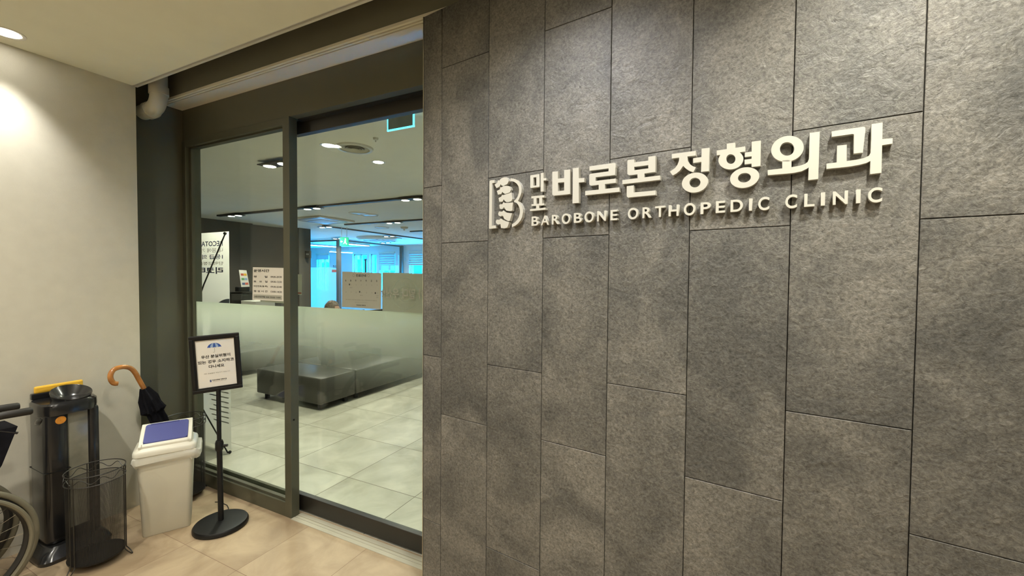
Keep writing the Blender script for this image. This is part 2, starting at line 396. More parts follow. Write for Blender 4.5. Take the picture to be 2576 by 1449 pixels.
def copy_tree(o, parent=None):
    c = o.copy(); COL.objects.link(c)
    if parent is not None: c.parent = parent
    for ch in list(o.children): copy_tree(ch, c)
    return c

# ================================================================== SETTING
CZ = 2.86; BZ = 2.845; LZ = 2.70; XL = -3.553; XR = -3.70
# corridor floor, lobby floor
bm = B(); box(bm, XL-.6, 4.2, -3.0, 1.90, -.12, 0); struct('floor', bm, M['floor'])
bm = B(); box(bm, -16.5, -.9, 1.90, 12.6, -.12, 0); struct('floor_lobby', bm, M['lfloor'])
# left wall and its set back stretch beside the door
bm = B(); box(bm, XL-.55, XL, -3.0, 1.47, 0, 3.2); struct('wall_left', bm, M['wall'])
bm = B(); box(bm, XL-.55, XR, 1.47, 1.94, 0, 3.2); struct('wall_recess', bm, M['olive'])
bm = B(); box(bm, XL-.55, 4.3, -3.1, -3.0, 0, 3.2); struct('wall_back', bm, M['wall'])
bm = B(); box(bm, 4.2, 4.3, -3.0, 1.94, 0, 3.2); struct('wall_far', bm, M['wall'])
# corridor ceiling with its edge trim, pocket, beam, bulkhead
bm = B(); box(bm, XL, 4.2, -3.0, 1.452, CZ, CZ+.05); struct('ceiling', bm, M['ceil'])
bm = B(); box(bm, XL, 4.2, 1.452, 1.462, CZ+.004, CZ+.05); box(bm, XL, 4.2, 1.466, 1.480, CZ-.003, CZ+.06); struct('trim_1', bm, M['rim'])
bm = B(); box(bm, XL-.55, 4.2, 1.48, 1.66, CZ+.30, CZ+.34); box(bm, XL, 4.2, 1.452, 1.480, CZ+.06, CZ+.34); struct('ceiling_pocket', bm, M['olive'])
bm = B(); box(bm, XR, 4.2, 1.706, 1.86, BZ, BZ+.012); box(bm, XR, 4.2, 1.660, 1.673, BZ-.003, BZ+.012); box(bm, XR, 4.2, 1.684, 1.696, BZ-.001, BZ+.012)
bm2 = bm; o = struct('trim_2', bm2, M['beam'])
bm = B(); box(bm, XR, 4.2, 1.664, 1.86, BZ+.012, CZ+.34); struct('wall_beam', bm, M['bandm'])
bm = B(); box(bm, XR, -.9, 1.818, 1.94, 2.61, BZ); struct('wall_bulkhead', bm, M['olive'])
bm = B(); box(bm, XL-.55, 4.3, -3.1, 1.94, 3.2, 3.3); struct('ceiling_light_block', bm, M['ceil'])  # unseen slab added over the corridor to keep sky light out
bm = B(); box(bm, -1.0, 4.3, 1.94, 2.02, 0, 3.2); box(bm, XR, -.9, 1.861, 1.94, BZ, 3.2); struct('wall_light_block', bm, M['olive'])  # hidden closing pieces, added where sky light leaked in past the door
# threshold
bm = B(); box(bm, -2.47, -1.0, 1.803, 1.83, 0, .004); box(bm, -2.47, -1.0, 1.834, 1.852, 0, .003); box(bm, -2.47, -1.0, 1.856, 1.885, 0, .004)
struct('trim_threshold', bm, M['thresh'])

# ---- stone wall
SB = .137215; P0 = Vector((-1.2862, 1.6569, 0)); SD = Vector((math.cos(SB), -math.sin(SB), 0)); SN = Vector((-math.sin(SB), -math.cos(SB), 0))
KS = .92; TW = .2983*KS; TU = .2943*KS; NW = -SN   # n.p = c plane
def sp(s, z, o=0): return P0 + SD*s + SN*o + Vector((0, 0, z))
def stone_at(x, y, o=0):
    n = SN; c = n.dot(P0)+o; return on(x, y, n, c)
bm = B(); lay = bm.loops.layers.float_color.new('tile')
rr = random.Random(3); TOP = BZ-.004
col_i = 0; s0 = 0.0
while s0 < 5.2:
    s1 = s0 + (.128*KS if col_i == 0 else TW)
    ks = [1, 4, 7, 10] if col_i in (0, 2, 4, 6) or (col_i > 7 and col_i % 2 == 0) else [3, 6, 9]
    zs = [0]+[.128+k*TU for k in ks if .128+k*TU < TOP-.02]+[TOP]
    if s1 < 5.4:
        for z0, z1 in zip(zs, zs[1:]):
            g = .0011; ch = .0012
            v = rr.random(), rr.random(), rr.random(), 1
            a0, a1, b0, b1 = s0+g, s1-g, z0+g, z1-g
            back = [bm.verts.new(sp(*p, -.009)) for p in ((a0,b0),(a1,b0),(a1,b1),(a0,b1))]
            mid = [bm.verts.new(sp(*p, -ch)) for p in ((a0,b0),(a1,b0),(a1,b1),(a0,b1))]
            fr = [bm.verts.new(sp(*p, 0)) for p in ((a0+ch,b0+ch),(a1-ch,b0+ch),(a1-ch,b1-ch),(a0+ch,b1-ch))]
            fs = [bm.faces.new(fr)]
            for A, C_ in ((back, mid), (mid, fr)):
                for i in range(4): fs.append(bm.faces.new((A[i], A[(i+1) % 4], C_[(i+1) % 4], C_[i])))
            for f in fs:
                for l in f.loops: l[lay] = v
    s0 = s1; col_i += 1
nb = len(bm.faces)
prism(bm, [sp(0.001, 0, -.10), sp(5.45, 0, -.10), sp(5.45, 0, -.008), sp(0.001, 0, -.008)], (0, 0, TOP), mi=1)
for f in bm.faces:
    pass
struct('wall_right', bm, [M['stone'], M['grout']])
bm = B(); prism(bm, [sp(-.004, 0, -.10), sp(-.0005, 0, -.10), sp(-.0005, 0, .001), sp(-.004, 0, .001)], (0, 0, TOP)); struct('trim_3', bm, M['metal'])

# ---- door frame, side light, sliding door
w1 = bpy.data.objects.new('window_1', None); COL.objects.link(w1); w1['kind'] = 'structure'
bm = B()
box(bm, XR, -3.655, 1.81, 1.90, 0, 2.61, .003); box(bm, -3.655, -3.635, 1.84, 1.90, .10, 2.58, .002)
box(bm, -3.655, -2.53, 1.81, 1.90, 0, .095, .003); box(bm, -3.655, -2.545, 1.825, 1.85, .095, .112, .001); box(bm, -3.655, -2.545, 1.87, 1.89, .095, .125, .001)
box(bm, -3.655, -2.53, 1.81, 1.90, 2.565, 2.61, .002); box(bm, -3.655, -2.545, 1.84, 1.85, 2.555, 2.575, .001)
finish(bm, 'window_frame', M['frame'], w1)
bm = B(); box(bm, -2.533, -2.470, 1.81, 1.868, 0, 2.61, .002); box(bm, -2.545, -2.53, 1.83, 1.868, 0, 2.61)
post = finish(bm, 'door_post', M['frame'], w1)
p = at(739, 1056, 'X', -2.47); bm = B(); cyl(bm, (-2.4705, p.y, p.z), (-2.467, p.y, p.z), .006, n=16); finish(bm, 'screw_cap', M['blackmat'], post)
bm = B(); box(bm, -3.64, -2.54, 1.856, 1.862, .10, 2.58); finish(bm, 'glass_pane', M['glass'], w1)
bm = B(); box(bm, -3.64, -2.545, 1.8625, 1.8632, .10, 1.385); finish(bm, 'frosted_film', M['film'], w1)

d1 = bpy.data.objects.new('door_1', None); COL.objects.link(d1); d1['kind'] = 'structure'
bm = B(); box(bm, -2.56, -1.05, 1.897, 1.935, .012, .115, .003); finish(bm, 'bottom_rail', M['dark'], d1)
bm = B(); box(bm, -2.56, -1.05, 1.90, 1.945, 2.525, 2.62, .003); finish(bm, 'top_rail', M['dark'], d1)
bm = B(); box(bm, -2.56, -1.05, 1.912, 1.920, .10, 2.56); finish(bm, 'glass_pane', M['glass'], d1)
bm = B(); box(bm, -2.56, -1.05, 1.9205, 1.9212, .10, 1.385); finish(bm, 'frosted_film', M['film'], d1)
bm = B(); box(bm, -2.467, -1.0, 1.87, 1.94, 2.60, 2.66); struct('door_header', bm, M['dark'])

# ---- lobby shell
bm = B(); box(bm, -16.5, -.9, 1.94, 12.6, LZ, LZ+.08); struct('ceiling_lobby', bm, M['lceil'])
bm = B(); box(bm, -9.6, -4.10, 1.86, 1.94, 0, LZ); struct('wall_front', bm, M['lobwall'])
bm = B(); box(bm, -1.0, -.9, 1.94, 12.6, 0, LZ); struct('wall_lobby_right', bm, M['bluewall'])
bm = B(); box(bm, -9.3, -9.12, 1.94, 5.80, 0, LZ); box(bm, -9.5, -9.28, 5.80, 6.72, 0, LZ); struct('wall_lobby_left', bm, M['lobwall'])
pc = at(772, 575, 'Z', LZ)
bm = B(); box(bm, pc.x-.55, pc.x-.02, pc.y-.20, pc.y+.12, 0, LZ, .004); struct('wall_pillar', bm, M['lobwall'])
# rear wall with openings
YW = 12.2
wins = [(797, 828), (887, 923), (930, 947), (955, 994), (1030, 1090)]
xs = [(at(a, 650, 'Y', YW).x, at(b, 650, 'Y', YW).x) for a, b in wins]
ZB, ZT = .95, 2.42
bm = B(); box(bm, -16.5, -.9, YW, YW+.25, 0, ZB); box(bm, -16.5, -.9, YW, YW+.25, ZT, LZ)
cur = -16.5
for a, b in xs: box(bm, cur, a, YW, YW+.25, ZB, ZT); cur = b
box(bm, cur, -.9, YW, YW+.25, ZB, ZT); struct('wall_rear', bm, M['bluewall'])
bm = B(); box(bm, -16.6, -16.5, 1.94, 12.6, 0, LZ); box(bm, -16.5, -9.5, 5.9, 6.0, 0, LZ); struct('wall_side', bm, M['bluewall'])
for i, (a, b) in enumerate(xs):
    w = bpy.data.objects.new('window_%d' % (i+2), None); COL.objects.link(w); w['kind'] = 'structure'
    bm = B(); t = .05
    box(bm, a, b, YW+.08, YW+.14, ZB, ZB+t); box(bm, a, b, YW+.08, YW+.14, ZT-t, ZT); box(bm, a, a+t, YW+.08, YW+.14, ZB, ZT); box(bm, b-t, b, YW+.08, YW+.14, ZB, ZT)
    if b-a > .7: box(bm, (a+b)/2-.03, (a+b)/2+.03, YW+.08, YW+.14, ZB, ZT)
    finish(bm, 'window_frame', M['white'], w)
    bm = B(); box(bm, a+t, b-t, YW+.10, YW+.106, ZB+t, ZT-t); finish(bm, 'glass_pane', M['glassfar'], w)
    l = bpy.data.lights.new('daylight_opening', 'AREA'); l.shape = 'RECTANGLE'; l.size = b-a; l.size_y = ZT-ZB
    lo = bpy.data.objects.new('daylight_opening', l); COL.objects.link(lo); lo.location = ((a+b)/2, YW+.3, (ZB+ZT)/2)
    lo.rotation_euler = (R(-90), 0, 0); l.cycles.is_portal = True; lo.parent = w
# blinds
def blind(a, b, z0, label, n):
    t = thing('window_blind', label, 'blind', ((a+b)/2, YW-.03, 0), group=None)
    bm = B(); w = (b-a)/2; H = ZT-z0; k = n
    for i in range(k):
        z1 = ZT-H*i/k
        box(bm, -w, w, -.003, .003, z1-H/k*(.45 if i % 2 else 1.0), z1)
    finish(bm, 'blind_fabric', M['blind'], t)
    bm = B(); rect_bm(bm, Matrix.Translation((0, .012, 0)) @ Matrix.Rotation(R(90), 4, 'X'), -w, w, z0, ZT); finish(bm, 'sheer_layer', M['sheer'], t)
    bm = B(); box(bm, -w, w, -.03, .03, ZT, ZT+.06, .005); finish(bm, 'head_rail', M['white'], t)
    bm = B(); box(bm, -w, w, -.012, .012, z0-.025, z0, .003); finish(bm, 'bottom_rail', M['white'], t)
blind(*xs[0], at(810, 652, 'Y', YW).z, 'pale banded roller blind half down on the window left of the exit sign', 9)
blind(*xs[3], at(980, 679, 'Y', YW).z, 'pale banded blind pulled fully down behind the glass partition', 14)
blind(*xs[4], at(1045, 666, 'Y', YW).z, 'pale banded blind half down on the window beside the stone wall edge', 11)

# glass partition of the far room
c0 = at(852, 602, 'Z', LZ-.02); XP, YP = c0.x, c0.y
pt = thing('glass_partition', 'glass room partition with dark slim posts and frosted lower film behind the benches', 'partition', (XP, YP, 0))
for i, (x, y, w) in enumerate(((0, 0, .05), (-1.35, 0, .045), (0, 2.84, .05))):
    bm = B(); box(bm, x-w, x+w, y-w, y+w, 0, LZ-.02); finish(bm, 'post', M['lobwall'], pt)
bm = B(); box(bm, -1.35, 0, -.03, .03, LZ-.07, LZ-.02); box(bm, -.03, .03, 0, 2.84, LZ-.07, LZ-.02); finish(bm, 'top_rail', M['lobwall'], pt)
bm = B(); box(bm, -1.35, -.05, -.005, .005, 0, LZ-.07); box(bm, -.005, .005, .05, 2.80, 0, LZ-.07); gp = finish(bm, 'glass_pane', M['glassfar'], pt)
bm = B(); zf = at(815, 672.5, 'Y', YP).z; box(bm, -1.35, -.05, .006, .0065, 0, zf); finish(bm, 'frosted_film', M['filmblue'], pt)
mt = Matrix.Translation((0, -.008, 0)) @ Matrix.Rotation(R(90), 4, 'X')
a = at(843, 680, 'Y', YP)
bm = text_bm([('주사실', a.x-XP, a.z+.06, .10, .17, 'C', .02)], mt); finish(bm, 'lettering', M['ink'], pt)
bm = B(); rect_bm(bm, mt, a.x-XP-.13, a.x-XP+.10, a.z-.06, a.z+.02); finish(bm, 'red_label', M['red'], pt)

# buildings outside
def building(x0, x1, y0, h, label, m, nx, nz):
    t = thing('apartment_building', label, 'building', ((x0+x1)/2, y0, -6)); w = (x1-x0)/2
    bm = B(); box(bm, -w, w, 0, 8, 0, h+6); finish(bm, 'wall', m, t)
    for i in range(nx):
        for k in range(nz):
            cx = -w+(i+.5)*2*w/nx; cz = 3+(k+.5)*(h+3)/nz
            bm = B(); box(bm, cx-.55, cx+.55, -.06, .02, cz-.8, cz+.8); f = finish(bm, 'window', M['facadel'], t)
            bm = B(); box(bm, cx-.45, cx+.45, -.08, -.05, cz-.7, cz+.7); finish(bm, 'pane', M['facwin'], f)
a = at(905, 650, 'Y', 26); b = at(960, 650, 'Y', 26)
building(a.x, b.x+.5, 26, 14, 'blue tinted apartment block seen through the far tall windows', M['facade'], 4, 5)
a = at(1030, 650, 'Y', 30); building(a.x-1.0, a.x+2.6, 36, 3.6, 'low building seen under the half lowered blind near the stone wall', M['facade'], 2, 3)
a = at(815, 650, 'Y', 40); bm = B()
for i in range(26):
    p = Vector((a.x+random.uniform(-4, 4), 40+random.uniform(-1, 1), random.uniform(.3, 2.4))); r_ = random.uniform(.7, 1.3)
    bmesh.ops.create_icosphere(bm, subdivisions=2, radius=r_, matrix=Matrix.Translation(p))
for v in bm.verts: v.co += noise.noise_vector(v.co*1.7)*.35
tr = finish(bm, 'tree_crowns', mat('foliage', (.02, .05, .02), .8, var=.4, vscale=3), None, smooth=True)
props(tr, 'green treetops seen outside the window with the half lowered blind, left', 'trees', kind='stuff')

# ================================================================== LAMPS
def downlight(x, y, z, label, power, r=.05, ang=125, col=WARM, group=None, bl=.9, parent_name='ceiling_downlight'):
    t = thing(parent_name, label, 'downlight', (x, y, z), group=group)
    bm = B(); lathe(bm, [(r, .02), (r, -.002), (r*1.28, -.004), (r*1.3, .0), (r*1.3, .02)], 32); finish(bm, 'trim_ring', M['rim'], t, smooth=True)
    bm = B(); cyl(bm, (0, 0, -.003), (0, 0, .006), r*.92, n=32); finish(bm, 'lamp', M['lamp'], t)
    spot(t, (0, 0, -.02), power, col, ang, bl, .03)
    return t
downlight(-3.385, .855, CZ, 'round downlight shining close above the beige wall', P_CORR*.88, .055, 84, bl=1, col=(1, .97, .90))
a = sp(.80, 0, .48); downlight(a.x, a.y, CZ, 'round downlight washing the stone wall above the emblem', P_CORR*.78, .05, 130, col=(.93, .94, 1.0))
a = sp(1.80, 0, .52); downlight(a.x, a.y, CZ, 'round downlight washing the stone wall above the last sign letter', P_CORR*1.7, .05, 130, col=(1, .96, .82))
a = sp(.45, 0, .95); downlight(a.x, a.y, CZ, 'round downlight in the corridor ceiling in front of the clinic sign', P_CORR*1.05, .05, 165)
a = sp(1.95, 0, 1.0); downlight(a.x, a.y, CZ, 'round downlight in the corridor ceiling in front of the stone wall', P_CORR*.9, .05, 165)
downlight(-2.35, .1, CZ, 'round downlight in the corridor ceiling between the beige and stone walls', P_CORR*1.9, .05, 165)  # out-of-view lamp added to brighten the floor and bounce onto the ceiling
downlight(.3, -1.6, CZ, 'round downlight above the corridor behind the viewer', P_CORR*1.5, .05, 165)  # this lamp and the next two are added, unseen, for ambient bounce
downlight(2.4, -1.0, CZ, 'round downlight at the right end of the corridor behind the viewer', P_CORR*1.5, .05, 165)
downlight(-2.2, -1.7, CZ, 'round downlight at the left end of the corridor behind the viewer', P_CORR*1.5, .05, 165)
def twin(x, y, label):
    t = thing('twin_spotlight', label, 'spotlight', (x, y, LZ), group='twin spotlights in the clinic ceiling')
    bm = B(); box(bm, -.19, .19, -.075, .075, -.038, -.029, .002); finish(bm, 'housing', M['track'], t)
    for s in (-1, 1):
        bm = B(); lathe(bm, [(.050, -.036), (.057, -.046), (.057, -.036)], 24, c=(s*.105, 0, 0)); finish(bm, 'trim_ring', M['rim'], t, smooth=True)
        bm = B(); cyl(bm, (s*.105, 0, -.047), (s*.105, 0, -.037), .05, n=24); finish(bm, 'lamp', M['lamp'], t)
    spot(t, (0, 0, -.075), P_TWIN*2, WARM_IN, 150, 1, .08)
for (x, y), lb in zip(((-5.90, 6.63), (-3.85, 2.69), (-7.90, 4.70), (-5.87, 4.70), (-3.86, 4.70), (-7.86, 6.64), (-10.02, 8.89), (-8.06, 8.89), (-9.80, 10.63)), (
        'twin spotlight in the second black track running across',
        'twin spotlight nearest the glass, left of the door post', 'twin spotlight above the dark wall behind the banner',
        'twin spotlight in the black track just right of the door post', 'twin spotlight in the black track beside the stone wall edge',
        'twin spotlight at the corner where two black tracks meet', 'twin spotlight just left of the green exit sign',
        'twin spotlight in the long black track, above the round ceiling cassette', 'farthest twin spotlight, above the glass room edge')):
    twin(x, y, lb)
for (x, y), lb in (((-2.99, 2.562), 'bright round recessed light left of the round ceiling vent'), ((-2.983, 3.14), 'small round recessed light below the round ceiling vent')):
    downlight(x, y, LZ, lb, P_TWIN*.8, .055 if y < 3 else .05, 115, WARM_IN)
def track(x0, x1, y0, y1, lb):
    bm = B(); box(bm, x0, x1, y0, y1, LZ-.028, LZ); props(finish(bm, 'light_track', M['track']), lb, 'light track', 'black light tracks in the clinic ceiling')
track(-8.4, -1.3, 4.665, 4.735, 'black ceiling track nearest the door, running across behind the glass')
track(-7.93, -7.87, 6.6, 11.4, 'black ceiling track running away from the door towards the windows')
track(-7.25, -4.2, 6.60, 6.66, 'second black ceiling track running across, behind the first')
track(-6.85, -4.6, 8.28, 8.34, 'short black ceiling track above the window blinds beside the stone wall edge')
# round vent, sprinkler, cassettes, detectors
t = thing('round_ceiling_vent', 'large round white ceiling vent seen through the top of the door', 'vent', (-2.835, 2.70, LZ))
bm = B(); lathe(bm, [(.118, .0), (.125, -.016), (.150, -.012), (.156, 0)], 40); finish(bm, 'rim', M['rim'], t, smooth=True)
bm = B()
for k in range(5): lathe(bm, [(.10-.02*k, -.006), (.112-.02*k, -.011-.001*k), (.104-.02*k, .0)], 36)
finish(bm, 'diffuser_rings', M['vent'], t, smooth=True)
bm = B(); cyl(bm, (0, 0, -.002), (0, 0, .003), .12, n=36); finish(bm, 'backing', M['vent'], t)
def small_round(name, x, y, z, r, lb, cat, m='rim', h=.02):
    t = thing(name, lb, cat, (x, y, z)); bm = B(); lathe(bm, [(r*.3, -h), (r*.8, -h*.8), (r, 0)], 24); finish(bm, 'cover', M[m], t, smooth=True)
    bm = B(); cyl(bm, (0, 0, -h*1.6), (0, 0, -h*.9), r*.22, n=12); finish(bm, 'nozzle', M['metal'], t)
small_round('sprinkler_head', -2.48, 2.58, LZ, .022, 'tiny chrome sprinkler head between the round vent and the glowing sign', 'sprinkler')
small_round('sprinkler_head', -3.35, 2.06, LZ, .02, 'tiny dark sprinkler head in the ceiling left of the nearest twin spotlight', 'sprinkler', 'vent')
small_round('smoke_detector', *at(1017, 571, 'Z', LZ), .09, 'white smoke detector below the spotlights near the stone wall edge', 'smoke detector', 'vent', .05)
for q, lb in (((902, 536), 'round flat speaker below the black track, left one'), ((929, 540), 'round flat speaker below the black track, right one'), ((961, 572), 'round flat speaker beside the smoke detector')):
    a = at(*q, 'Z', LZ); t = thing('ceiling_speaker', lb, 'speaker', a); bm = B(); lathe(bm, [(.02, -.012), (.12, -.010), (.15, 0)], 28); finish(bm, 'grille', M['rim'], t, smooth=True)
    bm = B(); lathe(bm, [(.15, -.0), (.155, -.014), (.17, 0)], 28); finish(bm, 'rim', M['rim'], t, smooth=True)
def cassette(x, y, w, lb, rnd=False):
    t = thing('air_conditioner_cassette', lb, 'air conditioner', (x, y, LZ)); bm = B()
    if rnd: lathe(bm, [(w*.5, -.09), (w*.72, -.075), (w*.78, -.03), (w*.78, 0)], 40)
    else: box(bm, -w/2, w/2, -w/2, w/2, -.035, -.001, .01)
    finish(bm, 'panel', M['rim'], t, smooth=rnd)
    for k in range(4):
        m_ = Matrix.Rotation(k*PI/2, 4, 'Z'); bm = B(); z = -.093 if rnd else -.037
        box(bm, -w*.32, w*.32, w*.40, w*.455, z, z+.02, mtx=m_); finish(bm, 'air_slot', M['track'], t)
    bm = B(); box(bm, -w*.24, w*.24, -w*.24, w*.24, -.1 if rnd else -.042, -.03, .004); finish(bm, 'grille', M['vent'], t)
cassette(-7.05, 5.9, .84, 'square ceiling air conditioner just right of the door post')
a = at(955, 598, 'Z', LZ); cassette(a.x, a.y, .82, 'round ceiling air conditioner below the long black track', True)
# tubes in the glass room
def tubelamp(q0, q1, z, lb, hang=False):
    a = at(*q0, 'Z', z); b = at(*q1, 'Z', z); c = (a+b)/2; d = b-a; L_ = d.length; rz = math.atan2(d.y, d.x)
    t = thing('linear_lamp', lb, 'lamp', c, rz)
    bm = B(); box(bm, -L_/2, L_/2, -.05, .05, 0, .05, .005); finish(bm, 'housing', M['rim'], t)
    bm = B(); box(bm, -L_/2+.02, L_/2-.02, -.042, .042, -.012, .001); finish(bm, 'lit_tube', M['lampc'], t)
    for s in (-.35, .35):
        bm = B(); cyl(bm, (s*L_, 0, .045), (s*L_, 0, LZ-z), .006, n=8); finish(bm, 'suspension_rod', M['rim'], t)
tubelamp((776, 616), (845, 621), 2.55, 'bright linear lamp in the glass room, left of the partition corner')
tubelamp((873, 613.5), (928, 618.5), 2.58, 'bright linear lamp in the glass room, right of the partition corner')
tubelamp((829, 633), (887, 636), 2.42, 'pale hanging linear lamp low in front of the tall windows')
# hanging edge-lit sign, exit sign
Yh = 2.30; a = at(975, 331, 'Y', Yh); b = at(1042, 322, 'Y', Yh)
t = thing('edge_lit_sign', 'grey hanging panel with glowing cyan edges at the top of the door', 'sign', ((a.x+b.x)/2, Yh, a.z)); w = (b.x-a.x)/2
bm = B(); box(bm, -w+.008, w-.008, -.004, .004, .008, LZ-a.z); finish(bm, 'panel', M['acryl'], t)
bm = B(); box(bm, -w, w, -.005, .005, 0, .009); box(bm, -w, -w+.009, -.005, .005, 0, LZ-a.z); box(bm, w-.009, w, -.005, .005, 0, LZ-a.z); finish(bm, 'glowing_edge', M['cyan'], t)
a = at(866, 608, 'Z', 2.36); t = thing('exit_sign', 'green lit exit sign hanging from the far ceiling', 'exit sign', a, R(25))
bm = B(); box(bm, -.10, .10, -.02, .02, -.10, .10, .006); finish(bm, 'box', M['exit'], t)
mt = Matrix.Translation((0, -.022, 0)) @ Matrix.Rotation(R(90), 4, 'X')
bm = B(); lathe(bm, [(.001, 0), (.017, .002)], 16, caps=False)
for v in bm.verts: v.co = mt @ Vector((v.co.x+.035, v.co.y+.06, 0))
prism(bm, [mt @ Vector(p) for p in ((.01, .03, 0), (.05, .035, 0), (.045, -.01, 0), (.075, -.06, 0), (.055, -.065, 0), (.03, -.02, 0), (.0, -.055, 0), (-.012, -.045, 0), (.015, -.005, 0))], (0, -.001, 0))
prism(bm, [mt @ Vector(p) for p in ((-.08, 0, 0), (-.055, .025, 0), (-.055, .008, 0), (-.025, .008, 0), (-.025, -.008, 0), (-.055, -.008, 0), (-.055, -.025, 0))], (0, -.001, 0))
finish(bm, 'running_figure', M['exitw'], t)
bm = B(); cyl(bm, (-.06, 0, .10), (-.06, 0, LZ-2.36), .006, n=8); cyl(bm, (.06, 0, .10), (.06, 0, LZ-2.36), .006, n=8); finish(bm, 'hanger', M['rim'], t)
# projecting plate on pillar
a = at(778, 641, 'X', pc.x-.02); t = thing('projecting_sign', 'small dark sign plate sticking out of the dark pillar', 'sign', (pc.x-.02, a.y-.10, a.z))
bm = B(); box(bm, 0, .17, -.02, .02, -.085, .085, .003); finish(bm, 'plate', M['lobwall'], t)
mt = Matrix.Translation((.09, -.022, -.01)) @ Matrix.Rotation(R(90), 4, 'X')
finish(text_bm([('화장실', 0, 0, .035, .09, 'C', .02)], mt), 'lettering', M['paper'], t)

# pipe over the recess
t = thing('drain_pipe', 'white plastic pipe elbow in the dark ceiling pocket above the beige wall corner', 'pipe', (-3.47, 1.565, 2.74))
rp = .05; pts = [(0, 0, .42), (0, 0, .09)]
for k in range(1, 9):
    a = R(90*k/9); pts.append((-.09+.09*math.cos(a), 0, .09-.09*math.sin(a)))
pts += [(-.10, 0, 0), (-.21, 0, 0)]
bm = B(); tube(bm, pts, rp, 28); finish(bm, 'pipe', M['pvc'], t, smooth=True)
bm = B(); cyl(bm, (0, 0, .085), (0, 0, .14), rp*1.12, n=28); finish(bm, 'coupling', M['pvc'], t, smooth=True)
bm = B(); cyl(bm, (-.085, 0, 0), (-.14, 0, 0), rp*1.12, n=28); finish(bm, 'coupling', M['pvc'], t, smooth=True)

# ================================================================== SIGN ON THE STONE WALL
TH = .018
sign = thing('clinic_sign', 'raised cream lettering and spine emblem on the grey stone tile wall', 'sign', sp(1.0, 1.9, 0))
IM = sign.matrix_world.inverted() if False else Matrix.Translation(-sp(1.0, 1.9, 0))
def cropmap(x0, y0, k): return lambda p: IM @ stone_at(x0+p[0]/k, y0+p[1]/k, TH)
cA = cropmap(1230, 420, 8.522); cB = cropmap(1370, 360, 8.05); cC = cropmap(1670, 330, 8.525); cD = cropmap(1900, 290, 6.779)
cE = cropmap(1320, 460, 6.133); cF = cropmap(1700, 440, 4.6); cG = cropmap(1220, 420, 8.05)
BACK = -SN*(TH-.0005)
def ell(c, rx, ry, tilt=0, n=56):
    o = []
    for i in range(n):
        a = 2*PI*i/n; x = rx*math.cos(a); y = ry*math.sin(a); t_ = R(tilt)
        o.append((c[0]+x*math.cos(t_)-y*math.sin(t_), c[1]+x*math.sin(t_)+y*math.cos(t_)))
    return o
def glyph(cm, polys, rings=(), name='letter', par=None, lb=None):
    bm = B()
    for i, pl in enumerate(polys): prism(bm, [cm(p) - SN*(.00006*i) for p in pl], BACK)
    for o_, i_ in rings: ring_prism(bm, [cm(p) for p in o_], [cm(p) for p in i_], BACK)
    o = finish(bm, name, M['letter'], par or sign)
    if lb: o['label'] = lb
    return o
glyph(cA, [[(885,185),(900,178),(1070,152),(1083,160),(1083,212),(885,232)], [(885,200),(952,190),(952,440),(900,452),(885,440)], [(1015,165),(1083,158),(1083,422),(1070,430),(1015,435)], [(890,405),(1080,392),(1080,425),(900,452)],
           [(1107,132),(1170,122),(1170,522),(1107,531)], [(1165,241),(1228,234),(1228,285),(1165,293)]])
glyph(cA, [[(908,630),(1185,604),(1185,655),(908,677)], [(955,665),(1018,660),(1018,808),(955,812)], [(1075,658),(1140,652),(1140,798),(1075,803)], [(912,798),(1182,778),(1182,820),(912,840)], [(1010,825),(1075,820),(1075,900),(1010,905)], [(878,905),(1212,870),(1212,915),(878,946)]])
glyph(cB, [[(155,590),(170,578),(270,570),(270,1055),(185,1065),(155,1040)], [(395,545),(515,533),(515,1030),(395,1045)], [(265,718),(400,707),(400,790),(265,801)], [(250,975),(400,958),(400,1045),(250,1058)],
           [(570,510),(692,495),(692,1210),(565,1220)], [(685,713),(803,703),(803,788),(685,798)]])
glyph(cB, [[(908,470),(1410,400),(1430,408),(1440,430),(1440,495),(908,558)], [(1295,440),(1440,430),(1424,645),(1295,662)], [(925,622),(1300,570),(1428,555),(1422,642),(1030,692),(905,710),(905,640)], [(905,650),(1032,650),(1032,820),(935,862),(905,835)], [(1000,768),(1440,717),(1440,803),(940,862),(920,850)], [(1095,830),(1222,815),(1222,930),(1095,945)], [(822,970),(1512,895),(1512,985),(822,1057)]])
glyph(cB, [[(1675,360),(1690,342),(1815,328),(1815,640),(1710,650),(1675,625)], [(2100,275),(2245,257),(2240,585),(2100,602)], [(1805,392),(2110,352),(2110,442),(1805,482)], [(1805,549),(2110,510),(2110,602),(1805,640)], [(1880,620),(2020,600),(2020,705),(1880,722)], [(1573,748),(2337,653),(2337,742),(1573,832)],
           [(1662,872),(1803,855),(1803,1090),(1690,1103),(1662,1078)], [(1795,1000),(2247,958),(2247,1048),(1795,1091)]])
glyph(cC, [[(170,490),(683,420),(683,520),(170,586)], [(330,540),(322,640),(295,715),(240,790),(130,868),(192,950),(270,905),(345,845),(415,745),(470,800),(540,848),(632,880),(687,775),(610,745),(550,700),(515,635),(503,530)],
           [(810,375),(978,357),(963,855),(798,873)], [(628,580),(812,552),(808,655),(628,683)]], [(ell((667,1102), 283, 211, -12), ell((666,1102), 119, 103, -8))])
glyph(cC, [[(1350,268),(1528,245),(1530,400),(1350,420)], [(1133,415),(1742,327),(1742,437),(1133,518)], [(1885,225),(2078,200),(2070,745),(1880,768)], [(1737,460),(1892,437),(1892,535),(1737,556)], [(1730,610),(1888,590),(1888,692),(1730,713)]],
      [(ell((1437,610), 268, 208, -8), ell((1436,597), 98, 103, -5)), (ell((1733,995), 318, 216, -13), ell((1727,997), 139, 101, -10))])
